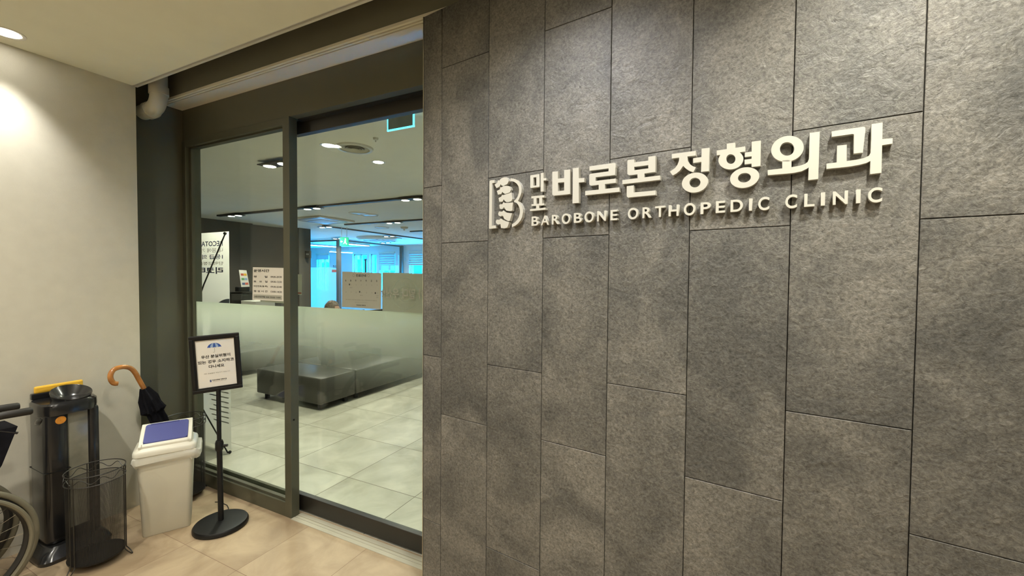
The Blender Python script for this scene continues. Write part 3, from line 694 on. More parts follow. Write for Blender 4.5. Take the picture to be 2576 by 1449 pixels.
glyph(cD, [[(460,770),(618,755),(618,890),(460,910)], [(212,935),(460,905),(618,885),(760,860),(850,828),(895,795),(915,740),(930,740),(930,870),(890,905),(790,955),(640,985),(212,1022)], [(930,300),(1100,278),(1073,1085),(903,1106)]],
      [(ell((549,571), 281, 217, -14), ell((542,573), 122, 116, -8))])
glyph(cD, [[(1303,275),(1845,195),(1870,203),(1879,225),(1875,300),(1683,325),(1660,318),(1303,368)], [(1683,300),(1876,270),(1835,635),(1680,652)], [(1395,520),(1560,500),(1558,800),(1390,820)], [(1215,825),(1560,780),(1740,755),(1860,728),(1940,690),(1966,640),(1985,640),(1985,765),(1900,812),(1770,845),(1600,875),(1215,915)], [(1985,150),(2173,122),(2152,980),(1957,1003)], [(2165,406),(2342,390),(2342,482),(2165,510)]])
# Latin line
zB = (stone_at(1337, 568.4, TH).z, stone_at(1337, 545, TH).z); zC = (stone_at(2201, 508, TH).z, stone_at(2201, 473, TH).z)
def sval(x, y): return (stone_at(x, y, TH)-P0).dot(SD)
s_a, s_b = sval(1337, 555), sval(2201, 490)
lat = [('B',cE,105,212),('A',cE,247,375),('R',cE,418,532),('O',cE,570,700),('B',cE,757,880),('O',cE,922,1062),('N',cE,1117,1252),('E',cE,1322,1428),('O',cE,1590,1748),('R',cE,1815,1955),('T',cE,2010,2160),('H',cE,2218,2375),
       ('O',cF,95,228),('P',cF,288,405),('E',cF,465,570),('D',cF,635,778),('I',cF,848,885),('C',cF,955,1083),('C',cF,1268,1405),('L',cF,1487,1608),('I',cF,1680,1728),('N',cF,1818,1992),('I',cF,2087,2138),('C',cF,2225,2390)]
for ch, cm, xa, xb in lat:
    ox, k, oy = (1320, 6.133, 535) if cm is cE else (1700, 4.6, 500)
    sa, sb = sval(ox+xa/k, oy), sval(ox+xb/k, oy); f = ((sa+sb)/2-s_a)/(s_b-s_a)
    z0 = zB[0]+(zC[0]-zB[0])*f; z1 = zB[1]+(zC[1]-zB[1])*f
    o_ = .0 if ch not in 'OC' else .0015
    c = bpy.data.curves.new('l', 'FONT'); c.body = ch; c.size = 1; c.offset = .020 if ch != 'I' else 0; c.extrude = .5; c.resolution_u = 8
    o = bpy.data.objects.new('l', c); COL.objects.link(o); dg = bpy.context.evaluated_depsgraph_get()
    me = bpy.data.meshes.new_from_object(o.evaluated_get(dg)); bpy.data.objects.remove(o); bpy.data.curves.remove(c)
    X = [v.co.x for v in me.vertices]; Y = [v.co.y for v in me.vertices]; x0, x1, y0, y1 = min(X), max(X), min(Y), max(Y)
    for v in me.vertices:
        s_ = sa+(v.co.x-x0)/(x1-x0)*(sb-sa); z_ = (z0-o_)+(v.co.y-y0)/(y1-y0)*(z1-z0+2*o_)
        v.co = IM @ sp(s_, z_, TH-.0005 if v.co.z > 0 else .0005)
    me.materials.clear(); me.materials.append(M['letter']); me.name = 'letter'
    lo = bpy.data.objects.new('letter', me); COL.objects.link(lo); lo.parent = sign
# emblem
def gl1(poly, nm, par=None):
    bm = B(); prism(bm, [cG(p) for p in poly], BACK); return finish(bm, nm, M['letter'], par or sign)
em = gl1([(92,295),(97,280),(120,268),(195,263),(195,318),(148,328),(138,1190),(218,1182),(218,1240),(90,1253),(82,1240)], 'emblem')
gl1([(515,228),(580,236),(640,262),(695,315),(730,375),(742,440),(738,520),(715,590),(668,690),(712,730),(745,785),(766,850),(768,920),(750,1020),(715,1090),(665,1150),(610,1190),(548,1218),(545,1160),(600,1125),(650,1075),(682,1020),(704,950),(708,880),(696,820),(670,765),(635,725),(592,712),(586,685),(630,650),(665,590),(685,520),(690,450),(678,390),(645,340),(600,305),(560,292),(515,287)], 'emblem_curve', em)
for pl in ([(195,355),(248,318),(255,285),(264,268),(288,280),(310,250),(340,225),(390,210),(440,208),(465,240),(480,285),(450,345),(370,385),(338,375),(318,348),(298,395),(235,427),(212,395)],
           [(240,485),(300,455),(308,412),(335,410),(380,385),(440,378),(490,388),(515,420),(525,462),(500,515),(450,535),(400,545),(365,520),(350,500),(335,543),(262,562)],
           [(275,628),(330,600),(345,560),(370,572),(400,560),(470,540),(538,517),(545,590),(555,645),(530,695),(480,710),(430,712),(395,680),(380,655),(355,702),(290,706)],
           [(290,770),(305,755),(350,755),(372,712),(395,728),(480,725),(570,716),(555,800),(550,882),(510,895),(430,882),(400,840),(385,815),(355,850),(300,846)],
           [(266,945),(285,900),(350,905),(370,878),(395,905),(430,925),(548,938),(522,1020),(500,1095),(470,1098),(390,1052),(365,995),(345,985),(320,1003),(275,982)],
           [(217,1110),(235,1065),(290,1070),(315,1043),(345,1070),(400,1090),(492,1118),(465,1190),(450,1228),(400,1242),(325,1237),(312,1155),(270,1167),(232,1147)]):
    gl1(pl, 'vertebra', em)

# ================================================================== SHEETS ON THE GLASS
RX = Matrix.Rotation(R(90), 4, 'X')
def sheet(q, Y, name, label, cat, m='paper', thick=.0006, mirror=False):
    """a paper hanging flat against the glass; q = its corners TL,TR,BR,BL in the photograph"""
    P = [at(*c, 'Y', Y) for c in q]; ctr = sum(P, Vector())/4
    t = thing(name, label, cat, ctr); bm = B(); prism(bm, [p-ctr for p in P], (0, thick, 0)); s = finish(bm, 'sheet', M[m], t)
    W_ = ((P[1]-P[0]).length+(P[2]-P[3]).length)/2; H_ = ((P[0]-P[3]).length+(P[1]-P[2]).length)/2
    mt = Matrix.Translation((0, -.0006, 0)) @ RX
    if mirror: mt = mt @ Matrix.Scale(-1, 4, (1, 0, 0))
    return t, W_, H_, mt
# opening hours
t, w, h, mt = sheet(((636,672),(713,674),(713,758),(635,754)), 1.8545, 'opening_hours_poster', 'white opening hours poster on the glass beside the door post', 'poster')
L1 = [('운영시간', -w*.46, h*.36, h*.085, w*.52, 'L', .03)]
rows = [('평       일', '09:00-20:30'), ('토   요   일', '09:00-12:30'), ('야간진료(월·목)', '09:00-20:40'), ('점 심 시 간', '13:00-14:30')]
for i, (a_, b_) in enumerate(rows):
    y = h*(.19-.148*i); L1 += [(a_, -w*.46, y, h*.06, w*.46, 'L', .02), (b_, w*.10, y, h*.055, w*.35, 'L', .02)]
finish(text_bm(L1, mt), 'printed_text', M['ink'], t)
bm = B(); rect_bm(bm, mt, -w*.47, w*.45, -h*.46, -h*.33, -.0001); finish(bm, 'grey_band', M['greybar'], t)
finish(text_bm([('★접수마감 평일 18:00  토요일 17:00★', -w*.44, -h*.42, h*.05, w*.86, 'L', .02)], Matrix.Translation((0, -.0004, 0)) @ mt), 'printed_text', M['ink'], t)
t, w, h, mt = sheet(((660,684),(716,686),(716,763),(655,759)), 1.8635, 'paper_sheet', 'plain back sheet showing behind the opening hours poster', 'paper', 'paperb')
# clinic guide with calendar
t, w, h, mt = sheet(((861,683),(959,687),(958,778),(860,772)), 1.9105, 'clinic_guide_poster', 'sheet with a two row calendar taped to the sliding door', 'poster', 'paperb')
Lk = [('진료안내', 0, h*.37, h*.075, w*.26, 'C', .03)]
for i, d_ in enumerate('일월화수목금토'): Lk.append((d_, w*(-.40+.133*i), h*.24, h*.05, w*.03, 'C', .02))
finish(text_bm(Lk, mt), 'printed_text', M['ink'], t)
Lg = []
for k in range(2):
    for i in range(7): Lg.append((str(1+i+7*k), w*(-.39+.133*i), h*(.13-.21*k), h*.035, None, 'C', 0))
Lg += [('휴진', -w*.26, h*.05, h*.03, w*.07, 'C', .01), ('휴진', w*.01, -h*.16, h*.03, w*.07, 'C', .01), ('오전', w*.41, -h*.15, h*.03, w*.05, 'C', .01), ('진료', w*.41, -h*.20, h*.03, w*.05, 'C', .01),
       ('진료 일정은 사정에 따라 변경될 수 있으니 확인해 주시기 바랍니다', 0, -h*.29, h*.028, w*.80, 'C', .01), ('자세한 문의는 데스크로 부탁드립니다', 0, -h*.355, h*.022, w*.33, 'C', 0)]
finish(text_bm(Lg, mt), 'grey_text', M['inkg'], t)
bm = B()
for sx in (-.19, .19):
    o_ = [mt @ Vector((w*sx+w*.028*math.cos(a), h*.41+w*.028*math.sin(a), 0)) for a in [2*PI*k/20 for k in range(20)]]
    i_ = [mt @ Vector((w*sx+w*.022*math.cos(a), h*.41+w*.022*math.sin(a), 0)) for a in [2*PI*k/20 for k in range(20)]]
    ring_prism(bm, o_, i_, (0, -.0001, 0))
finish(bm, 'smiling_face_mark', M['inkg'], t)
bm = B()
for x_, y_ in ((-.30, .15), (-.035, -.05), (.36, -.07)): rect_bm(bm, mt, w*(x_-.012), w*(x_+.015), h*(y_-.02), h*(y_+.025))
finish(bm, 'day_mark', M['ink'], t)
finish(text_bm([('마포바로본 정형외과', 0, -h*.44, h*.035, w*.24, 'C', .03)], mt), 'logo_line', M['ink'], t)
# sheet facing inwards, its print showing through
t, w, h, mt = sheet(((962,685),(1075,689),(1075,793),(962,783)), 1.9225, 'inward_facing_poster', 'sheet facing indoors on the sliding door, its print showing through in reverse', 'poster', 'paperb', mirror=True)
finish(text_bm([('아 말다 우산!!', -w*.48, -h*.13, h*.25, w*.95, 'L', .012)], Matrix.Translation((0, -.0135, 0)) @ mt), 'reversed_text', M['inkf'], t)
bm = B()
for r_ in (.40, .20):
    o_ = [mt @ Vector((w*(-.02)+h*r_*math.cos(a), -h*.02+h*r_*math.sin(a), 0)) for a in [2*PI*k/40 for k in range(40)]]
    i_ = [mt @ Vector((w*(-.02)+h*(r_-.02)*math.cos(a), -h*.02+h*(r_-.02)*math.sin(a), 0)) for a in [2*PI*k/40 for k in range(40)]]
    ring_prism(bm, o_, i_, (0, -.00005, 0))
finish(bm, 'faint_ring', mat('faint_print', (.33, .33, .27), .6), t)
t, w, h, mt = sheet(((742,690),(759,690),(759,742),(742,741)), 1.9225, 'paper_sheet', 'narrow white paper on the sliding door beside the post', 'paper')
bm = B(); rect_bm(bm, mt, -w*.3, w*.45, -h*.45, -h*.38); finish(bm, 'red_print', M['red'], t)

# ================================================================== SIGN STAND
st = thing('sign_stand', 'black pole stand with a framed umbrella notice on a round base', 'sign stand', (-2.80, 1.560, 0))
bm = B(); lathe(bm, [(.143, 0), (.150, .006), (.150, .020), (.143, .030), (.120, .034), (.02, .040)], 56); finish(bm, 'base', M['blackmat'], st, smooth=True)
bm = B(); cyl(bm, (0, 0, .035), (-.003, -.003, .53), .0155, n=20); finish(bm, 'pole', M['blackmat'], st, smooth=True)
bm = B(); cyl(bm, (-.003, -.003, .50), (-.004, -.004, .875), .0125, n=20); finish(bm, 'pole', M['blackmat'], st, smooth=True)
bm = B(); lathe(bm, [(.018, .485), (.023, .495), (.023, .535), (.018, .55)], 24, c=(-.003, -.003, 0)); col = finish(bm, 'clamp_collar', M['blackmat'], st, smooth=True)
bm = B(); cyl(bm, (.015, .01, .515), (.034, .026, .515), .008, n=12); finish(bm, 'clamp_knob', M['blackmat'], col, smooth=True)
fx = Vector((.5459, .8363, .0499)); fz = Vector((.0022, -.0610, .9981)); fy = -(fx.cross(fz)).normalized() * 1.0
fn = fx.cross(fz).normalized()      # towards the viewer
fc = CAM+ray(544.13, 912.96)*2.63-Vector(st.location)
def FM(off): return Matrix(((fx.x, fz.x, fn.x, fc.x+fn.x*off), (fx.y, fz.y, fn.y, fc.y+fn.y*off), (fx.z, fz.z, fn.z, fc.z+fn.z*off), (0, 0, 0, 1)))
m0 = FM(0); FW, FH = .1297, .1792
bm = B()
for x0, x1, y0, y1 in ((-FW, FW, FH-.022, FH), (-FW, FW, -FH, -FH+.022), (-FW, -FW+.022, -FH+.02, FH-.02), (FW-.022, FW, -FH+.02, FH-.02)): box(bm, x0, x1, y0, y1, -.012, .008, .004, mtx=m0)
for x0, x1, y0, y1 in ((-FW+.018, FW-.018, FH-.030, FH-.02), (-FW+.018, FW-.018, -FH+.02, -FH+.030), (-FW+.02, -FW+.030, -FH+.02, FH-.02), (FW-.030, FW-.02, -FH+.02, FH-.02)): box(bm, x0, x1, y0, y1, -.010, .003, .002, mtx=m0)
fr = finish(bm, 'picture_frame', M['blackmat'], st)
bm = B(); box(bm, -FW+.02, FW-.02, -FH+.02, FH-.02, -.010, -.004, mtx=m0); finish(bm, 'notice_sheet', M['paper'], fr)
bm = B(); box(bm, -.012, .012, -FH-.012, -FH+.05, -.026, -.011, .002, mtx=m0); finish(bm, 'bracket', M['blackmat'], fr)
mt = FM(-.0035)
lines = [('우산 분실위험이', 0, .034, .021, .150, 'C', .03), ('있는 경우 소지하고', 0, .001, .021, .186, 'C', .03), ('다니세요', .0, -.030, .021, .080, 'C', .03)]
finish(text_bm(lines, mt), 'printed_text', M['ink'], fr)
finish(text_bm([('개인 분실물은 책임지지 않습니다', 0, -.066, .008, .135, 'C', 0)], mt), 'grey_text', M['inkg'], fr)
finish(text_bm([('마포바로본 정형외과', .01, -.112, .009, .075, 'C', .03), ('BAROBONE ORTHOPEDIC CLINIC', .01, -.118, .003, .07, 'C', 0)], mt), 'logo_line', M['ink'], fr)
bm = B(); prism(bm, [mt @ Vector(p) for p in ((-.040, -.118, 0), (-.032, -.118, 0), (-.032, -.103, 0), (-.040, -.103, 0))], fn*.0002); finish(bm, 'logo_mark', M['inkb'], fr)
# printed umbrella: canopy in five gores and a hooked stick
cu = Vector((-.004, .098)); Rr = .036
for k in range(5):
    bm = B(); a0, a1 = 180-36*k, 180-36*(k+1); top = (cu.x, cu.y+Rr*.82)
    arc = [(cu.x+Rr*math.cos(R(a0+(a1-a0)*j/4)), cu.y+Rr*.80*math.sin(R(a0+(a1-a0)*j/4))) for j in range(5)]
    bx0, bx1 = -1+.4*k, -1+.4*(k+1)
    poly = [(cu.x+Rr*bx0, cu.y), top, (cu.x+Rr*bx1, cu.y)]
    def ec(tx): return (cu.x+Rr*tx, cu.y)
    left = [(cu.x+Rr*bx0*math.cos(R(90*j/5)), cu.y+Rr*.8*math.sin(R(90*j/5))) for j in range(6)]
    right = [(cu.x+Rr*bx1*math.cos(R(90*j/5)), cu.y+Rr*.8*math.sin(R(90*j/5))) for j in range(5, -1, -1)]
    pl = left+right[1:]+[(cu.x+Rr*(bx0+bx1)/2, cu.y+.003)]
    f = bm.faces.new([bm.verts.new(mt @ Vector((x, y, .0001))) for x, y in pl])
    finish(bm, 'printed_umbrella_panel', M['umbblue'] if k % 2 == 0 else M['umbpale'], fr)
bm = B(); tube(bm, [mt @ Vector(p) for p in ((cu.x, cu.y, 0), (cu.x, cu.y-.026, 0), (cu.x-.002, cu.y-.030, 0), (cu.x-.006, cu.y-.030, 0), (cu.x-.008, cu.y-.027, 0))], .0008, 6); finish(bm, 'printed_umbrella_stick', M['inkg'], fr)
# loose cable behind the pole
pts = [at(*q, 'Z', z_) for q, z_ in (((541, 1263), .035), ((550, 1263), .035), ((560, 1266), .03), ((571, 1271), .02), ((575, 1279), .008), ((572, 1288), .006), ((567, 1296), .006))]
pts = [Vector((p.x, p.y, max(p.z, .004))) for p in pts]
bm = B(); tube(bm, pts, .003, 8); props(finish(bm, 'cable', M['blackmat'], None, smooth=True), 'short curled black cable lying behind the sign stand base', 'cable')

# ================================================================== BASKETS
def basket(x, y, r, h, label, rz=0):
    t = thing('wire_umbrella_basket', label, 'basket', (x, y, 0), rz, 'round black wire mesh baskets')
    n = 48; bm = B(); uvl = bm.loops.layers.uv.new('UVMap'); z0, z1 = .045, h-.055
    a = [bm.verts.new((r*.97*math.cos(2*PI*i/n), r*.97*math.sin(2*PI*i/n), z0)) for i in range(n)]
    b = [bm.verts.new((r*math.cos(2*PI*i/n), r*math.sin(2*PI*i/n), z1)) for i in range(n)]
    for i in range(n):
        f = bm.faces.new((a[i], a[(i+1) % n], b[(i+1) % n], b[i]))
        for l, uv in zip(f.loops, ((i/n, 0), ((i+1)/n, 0), ((i+1)/n, 1), (i/n, 1))): l[uvl].uv = uv
    finish(bm, 'mesh_side', M['mesh'], t, smooth=True, angle=180)
    bm = B(); lathe(bm, [(.001, .040), (r*.97, .040), (r*.99, .050), (r*.95, .050), (.001, .046)], n, caps=False); finish(bm, 'base_plate', M['blackmat'], t, smooth=True)
    circ = lambda rr_, z, k=48: [(rr_*math.cos(2*PI*i/k), rr_*math.sin(2*PI*i/k), z) for i in range(k)]
    for z in (h, h-.052): bm = B(); tube(bm, circ(r*1.02, z), .0028, 8, closed=True); finish(bm, 'rim_ring', M['wire'], t, smooth=True)
    bm = B(); tube(bm, [(r*1.02*math.cos(2*PI*i/120), r*1.02*math.sin(2*PI*i/120), h-.026+.013*math.sin(2*PI*i*9/120)) for i in range(120)], .002, 6, closed=True); finish(bm, 'wavy_wire', M['wire'], t, smooth=True)
    for k in range(3):
        a = 2*PI*k/3+.5; ca, sa = math.cos(a), math.sin(a)
        bm = B()
        for d_ in (-.09, .09):
            c2, s2 = math.cos(a+d_), math.sin(a+d_); tube(bm, [(r*1.01*c2, r*1.01*s2, .04), (r*1.02*c2, r*1.02*s2, h)], .0025, 8)
        finish(bm, 'upright', M['wire'], t, smooth=True)
        pts = []
        for j in range(15):
            q = PI*j/14; pts.append(((r*1.0+.030*math.sin(q))*math.cos(a+.10*math.cos(q)), (r*1.0+.030*math.sin(q))*math.sin(a+.10*math.cos(q)), .045-.042*math.sin(q)))
        bm = B(); tube(bm, pts, .0026, 8); finish(bm, 'foot', M['wire'], t, smooth=True)
    return t
basket(-3.065, 1.060, .121, .520, 'empty round wire basket in front of the black umbrella bagging machine', .4)
basket(-3.40, 1.655, .122, .575, 'round wire basket holding an umbrella, half hidden by the beige bin', -.9)

# umbrella leaning in the rear basket
ub = thing('umbrella', 'closed black umbrella with curved wooden handle leaning in the rear basket', 'umbrella', (-3.40, 1.69, .05))
UB = Vector(ub.location)
hp = [at(*q, 'X', X) for q, X in (((297, 965), -3.33), ((286, 964), -3.335), ((279, 955), -3.34), ((278, 943), -3.345), ((285, 931), -3.35), ((298, 925), -3.355), ((314, 923), -3.36), ((329, 927), -3.365), ((340, 938), -3.37), ((349, 954), -3.375), ((357, 968), -3.38), ((362, 977), -3.385))]
from mathutils import geometry
def smooth_path(P, k=4):
    out = []
    for i in range(len(P)-1):
        p0 = P[max(i-1, 0)]; p1 = P[i]; p2 = P[i+1]; p3 = P[min(i+2, len(P)-1)]
        for j in range(k):
            t_ = j/k; out.append(.5*((2*p1)+(p2-p0)*t_+(2*p0-5*p1+4*p2-p3)*t_*t_+(3*p1-p0-3*p2+p3)*t_**3))
    out.append(P[-1]); return out
hs = [p-UB for p in smooth_path(hp)]
bm = B(); tube(bm, hs, [.013]*2+[.0142]*(len(hs)-2), 16); finish(bm, 'handle', M['wood'], ub, smooth=True)
c0_ = hs[-1]; tip = Vector((0, 0, 0)); ax = (tip-c0_)
bm = B(); tube(bm, [c0_, tip], .005, 10); finish(bm, 'shaft', M['metal'], ub, smooth=True)
bm = B(); u_ = ax.normalized().orthogonal(); v_ = ax.normalized().cross(u_); prof = [(0, .015), (.03, .021), (.09, .034), (.15, .037), (.19, .043), (.22, .029), (.30, .033), (.42, .030), (.7, .02), (.97, .007)]
rings = []
for k, (tt, rr_) in enumerate(prof):
    ring = []
    for i in range(32):
        a = 2*PI*i/32; fold = 1+.22*math.sin(8*a+tt*5)*(1 if tt < .3 else .6)+.10*math.sin(3*a+k)
        ring.append(c0_+ax*tt+(u_*math.cos(a)+v_*math.sin(a))*rr_*fold)
    rings.append(ring)
loft(bm, rings); finish(bm, 'folded_canopy', M['cloth'], ub, smooth=True, angle=30)

# ================================================================== SWING LID BIN
bn = thing('waste_bin', 'tall beige waste bin with white rim and blue swing lid', 'bin', (-3.105, 1.415, 0), math.atan2(.874, .485))
def ringz(w, d, r, z, cy=0): return rrect(0, cy, w, d, r, z)
bm = B(); loft(bm, [ringz(.228, .17, .02, .0), ringz(.236, .178, .026, .006), ringz(.262, .195, .028, .33), ringz(.278, .205, .03, .49), ringz(.278, .205, .03, .505)]); finish(bm, 'body', M['binbody'], bn, smooth=True)
bm = B(); loft(bm, [ringz(.300, .225, .03, .497), ringz(.312, .236, .034, .503), ringz(.312, .236, .034, .520), ringz(.304, .228, .034, .533), ringz(.285, .212, .035, .540), ringz(.27, .20, .035, .548)]); rim = finish(bm, 'rim', M['white'], bn, smooth=True)
# hood: side cheeks and sloped frame
def slope_z(y): return .562+(y+.10)*(.082/.20)      # front (y=-) low, back high
bm = B(); yf, yb = -.100, .085; wx = .128
def slab(x0, x1, y0, y1, th=.02, drop=None):
    z0, z1 = slope_z(y0), slope_z(y1); b0 = .545 if drop else z0-th; b1 = .545 if drop else z1-th
    vs = [bm.verts.new(p) for p in ((x0,y0,b0),(x1,y0,b0),(x1,y1,b1),(x0,y1,b1),(x0,y0,z0),(x1,y0,z0),(x1,y1,z1),(x0,y1,z1))]
    fs = [bm.faces.new([vs[i] for i in q]) for q in ((3,2,1,0),(4,5,6,7),(0,1,5,4),(1,2,6,5),(2,3,7,6),(3,0,4,7))]
    bmesh.ops.bevel(bm, geom=list({e for f in fs for e in f.edges}), offset=.004, segments=2, profile=.5, affect='EDGES')
slab(-wx, -wx+.022, yf, yb, drop=1); slab(wx-.022, wx, yf, yb, drop=1); slab(-wx+.01, wx-.01, yf, yf+.022, drop=1); slab(-wx, wx, yb-.004, yb+.012, drop=1)
finish(bm, 'lid_frame', M['white'], bn)
bm = B(); z0, z1 = slope_z(yf+.02)+.003, slope_z(yb-.004)+.003
def flap(zz): return [Vector((p.x, p.y, slope_z(p.y)+zz)) for p in rrect(0, (yf+.02+yb-.004)/2, 2*(wx-.021), yb-yf-.024, .018, 0)]
loft(bm, [flap(-.012), flap(.003), [p*1.0 for p in flap(.005)]]); finish(bm, 'swing_flap', M['blue'], bn)
bm = B(); box(bm, -.085, .060, -.002, .008, 0, .012, .003, mtx=Matrix.Translation((0, yb-.012, slope_z(yb-.01)-.002))); finish(bm, 'flap_grip', M['blue'], bn)
# bag skirt
bm = B(); rs = []; rb = random.Random(5)
for k, (w, d, z) in enumerate(((.290, .214, .505), (.318, .240, .490), (.326, .248, .465), (.308, .230, .446), (.296, .220, .438))):
    ring = ringz(w, d, .03, z); out = []
    for i, p in enumerate(ring):
        a = i/len(ring)*2*PI; wob = (.006*math.sin(5*a+k)+.004*math.sin(11*a))*(k > 0); lowr = (-.045*max(0, math.sin(a+.9)) if k >= 3 else 0)
        bulge = 1+(.10*max(0, math.cos(a)) if k in (1, 2, 3) else 0)
        out.append(Vector((p.x*bulge, p.y, p.z+wob+lowr*.6)))
    rs.append(out)
loft(bm, rs, caps=False); finish(bm, 'bin_bag', M['bag'], bn, smooth=True)

# ================================================================== UMBRELLA BAGGING MACHINE
um = thing('umbrella_bagging_machine', 'black umbrella bagging machine with yellow back plate against the beige wall', 'machine', (-3.395, 1.045, 0), 0); um.scale = (1, .93, 1.035)
def mring(w, d, r, z, cx=0, cy=0): return rrect(cx, cy, d, w, r, z, 6)
bm = B(); loft(bm, [mring(.33, .30, .05, 0, .01), mring(.335, .31, .05, .02, .01), mring(.31, .285, .05, .045, .005), mring(.26, .25, .06, .075, 0)]); finish(bm, 'base', M['black'], um, smooth=True)
bm = B(); box(bm, -.115, .10, -.122, -.010, .07, .80, .032, seg=4); finish(bm, 'column', M['black'], um, smooth=True)
bm = B(); box(bm, -.115, .095, .076, .130, .07, .79, .018, seg=3); finish(bm, 'column', M['black'], um, smooth=True)
bm = B(); box(bm, -.10, .080, -.02, .085, .10, .79); finish(bm, 'bag_channel', M['smoke'], um)
bm = B(); box(bm, -.10, .088, -.02, .085, .07, .13, .01); finish(bm, 'channel_foot', M['black'], um)
bm = B(); loft(bm, [mring(.262, .228, .07, .775, -.005), mring(.268, .232, .07, .80, -.005), mring(.266, .230, .07, .832, -.005), mring(.25, .22, .07, .842, -.008)]); cap = finish(bm, 'top_cap', M['black'], um, smooth=True)
bm = B(); fm = Matrix.Translation((.005, .028, .852)) @ Matrix.Rotation(R(17), 4, 'Y')
lathe(bm, [(.080, -.03), (.095, .018), (.094, .023), (.090, .021), (.060, -.012), (.020, -.026)], 40)
for v in bm.verts: v.co = fm @ v.co
finish(bm, 'funnel', M['black'], cap, smooth=True)
bm = B(); box(bm, -.125, -.095, -.112, .128, .84, .875, .006); finish(bm, 'rear_ledge', M['black'], um)
bm = B(); box(bm, -.118, -.098, -.098, .125, .872, .912, .009); box(bm, -.097, -.0965, -.08, .105, .886, .892); finish(bm, 'warning_plate', M['yellow'], um)
p = at(153, 1057, 'X', -3.294); bm = B(); lathe(bm, [(.001, .0), (.020, .0), (.021, -.001)], 32, sx=1.15, caps=False)
mm = Matrix.Translation((.1005, (p.y-1.045)/.93, p.z/1.035)) @ Matrix.Rotation(R(8), 4, 'X') @ Matrix.Rotation(R(90), 4, 'Z') @ Matrix.Rotation(R(90), 4, 'X')
for v in bm.verts: v.co = mm @ v.co
finish(bm, 'oval_sticker', M['orange'], um)
bm = B(); lathe(bm, [(.001, -.05), (.012, -.035), (.018, 0), (.012, .035), (.001, .05)], 20, sy=.7)
mm = Matrix.Translation((.03, -.122, .745)) @ Matrix.Rotation(R(68), 4, 'Y')
for v in bm.verts: v.co = mm @ v.co
finish(bm, 'side_grip', M['black'], um, smooth=True)
bm = B(); cyl(bm, (.0, .125, .70), (.0, .136, .70), .016, n=20); finish(bm, 'side_knob', M['blackmat'], um, smooth=True)
for z in (.47,): bm = B(); box(bm, -.1155, .1008, -.1228, -.0098, z, z+.004, .001); finish(bm, 'seam', M['blackmat'], um)

# ================================================================== WHEELCHAIR (folded, partly outside the picture)
wc = thing('wheelchair', 'folded wheelchair with black handles and grey tyres at the beige wall', 'wheelchair', (-3.20, .545, 0))
def wheel(x, sgn):
    c = Vector((x, 0, .305)); Rw = .300
    circ = lambda rr_, dx=0, k=72: [(x+dx, rr_*math.cos(2*PI*i/k), c.z+rr_*math.sin(2*PI*i/k)) for i in range(k)]
    bm = B(); tube(bm, circ(Rw-.013), .0135, 10, closed=True); ty = finish(bm, 'wheel', M['tyre'], wc, smooth=True)
    bm = B(); tube(bm, circ(Rw-.040), .016, 8, closed=True); finish(bm, 'rim', M['rubber'], ty, smooth=True)
    bm = B(); tube(bm, circ(.262, sgn*.04), .0095, 8, closed=True); finish(bm, 'hand_rim', M['tyre'], ty, smooth=True)
    bm = B(); cyl(bm, (x-.03, 0, c.z), (x+.03, 0, c.z), .022, n=16); finish(bm, 'hub', M['rubber'], ty, smooth=True)
    bm = B()
    for i in range(28):
        a = 2*PI*i/28; b_ = a+(.5 if i % 2 else -.5)
        tube(bm, [(x+(.022 if i % 2 else -.022), .02*math.cos(b_), c.z+.02*math.sin(b_)), (x, (Rw-.03)*math.cos(a), c.z+(Rw-.03)*math.sin(a))], .0013, 5)
    finish(bm, 'spokes', M['chrome'], ty)
    bm = B()
    for i in range(6):
        a = 2*PI*i/6+.3; tube(bm, [(x, (Rw-.035)*math.cos(a), c.z+(Rw-.035)*math.sin(a)), (x+sgn*.04, .262*math.cos(a), c.z+.262*math.sin(a))], .004, 6)
    finish(bm, 'rim_stay', M['rubber'], ty)
wheel(.13, 1); wheel(-.13, -1)
for s in (1, -1):
    x = s*.085
    bm = B(); tube(bm, smooth_path([Vector(p) for p in ((x, .08, .25), (x, .10, .50), (x, .12, .76), (x, .135, .87), (x, .17, .895), (x, .215, .902))], 5), .011, 12); tube(bm, [(x, .09, .44), (x, -.38, .46), (x, -.45, .30), (x, -.52, .10)], .011, 10); tube(bm, [(x, .08, .25), (x, -.42, .22)], .011, 10)
    finish(bm, 'side_frame', M['chrome'], wc, smooth=True)
    bm = B(); tube(bm, [(x, .155, .898), (x, .20, .902), (x, .288, .898), (x, .296, .898)], [.016, .019, .019, .015], 16); g_ = finish(bm, 'push_handle', M['rubber'], wc, smooth=True)
    bm = B(); tube(bm, [(x, .14, .835), (x, .19, .828), (x, .245, .800)], .006, 8); finish(bm, 'brake_lever', M['rubber'], g_, smooth=True)
    bm = B(); lathe(bm, [(.03, -.012), (.07, -.010), (.075, 0), (.07, .010), (.03, .012)], 28)
    for v in bm.verts: v.co = Vector((x+v.co.z, -.46+v.co.x, .075+v.co.y))
    finish(bm, 'caster', M['rubber'], wc, smooth=True)
    bm = B(); box(bm, x-.018, x+.018, -.30, .02, .62, .65, .012); finish(bm, 'armrest', M['rubber'], wc)
bm = B(); prism(bm, [(-.09, .245, .835), (-.09, .19, .66), (-.09, .10, .50), (-.09, -.02, .47), (-.09, -.02, .84)], (.18, 0, 0)); finish(bm, 'backrest_sling', M['cloth'], wc)
bm = B(); prism(bm, [(-.08, .06, .49), (-.08, -.36, .50), (-.08, -.36, .44), (-.08, .06, .42)], (.16, 0, 0)); finish(bm, 'seat_sling', M['cloth'], wc)
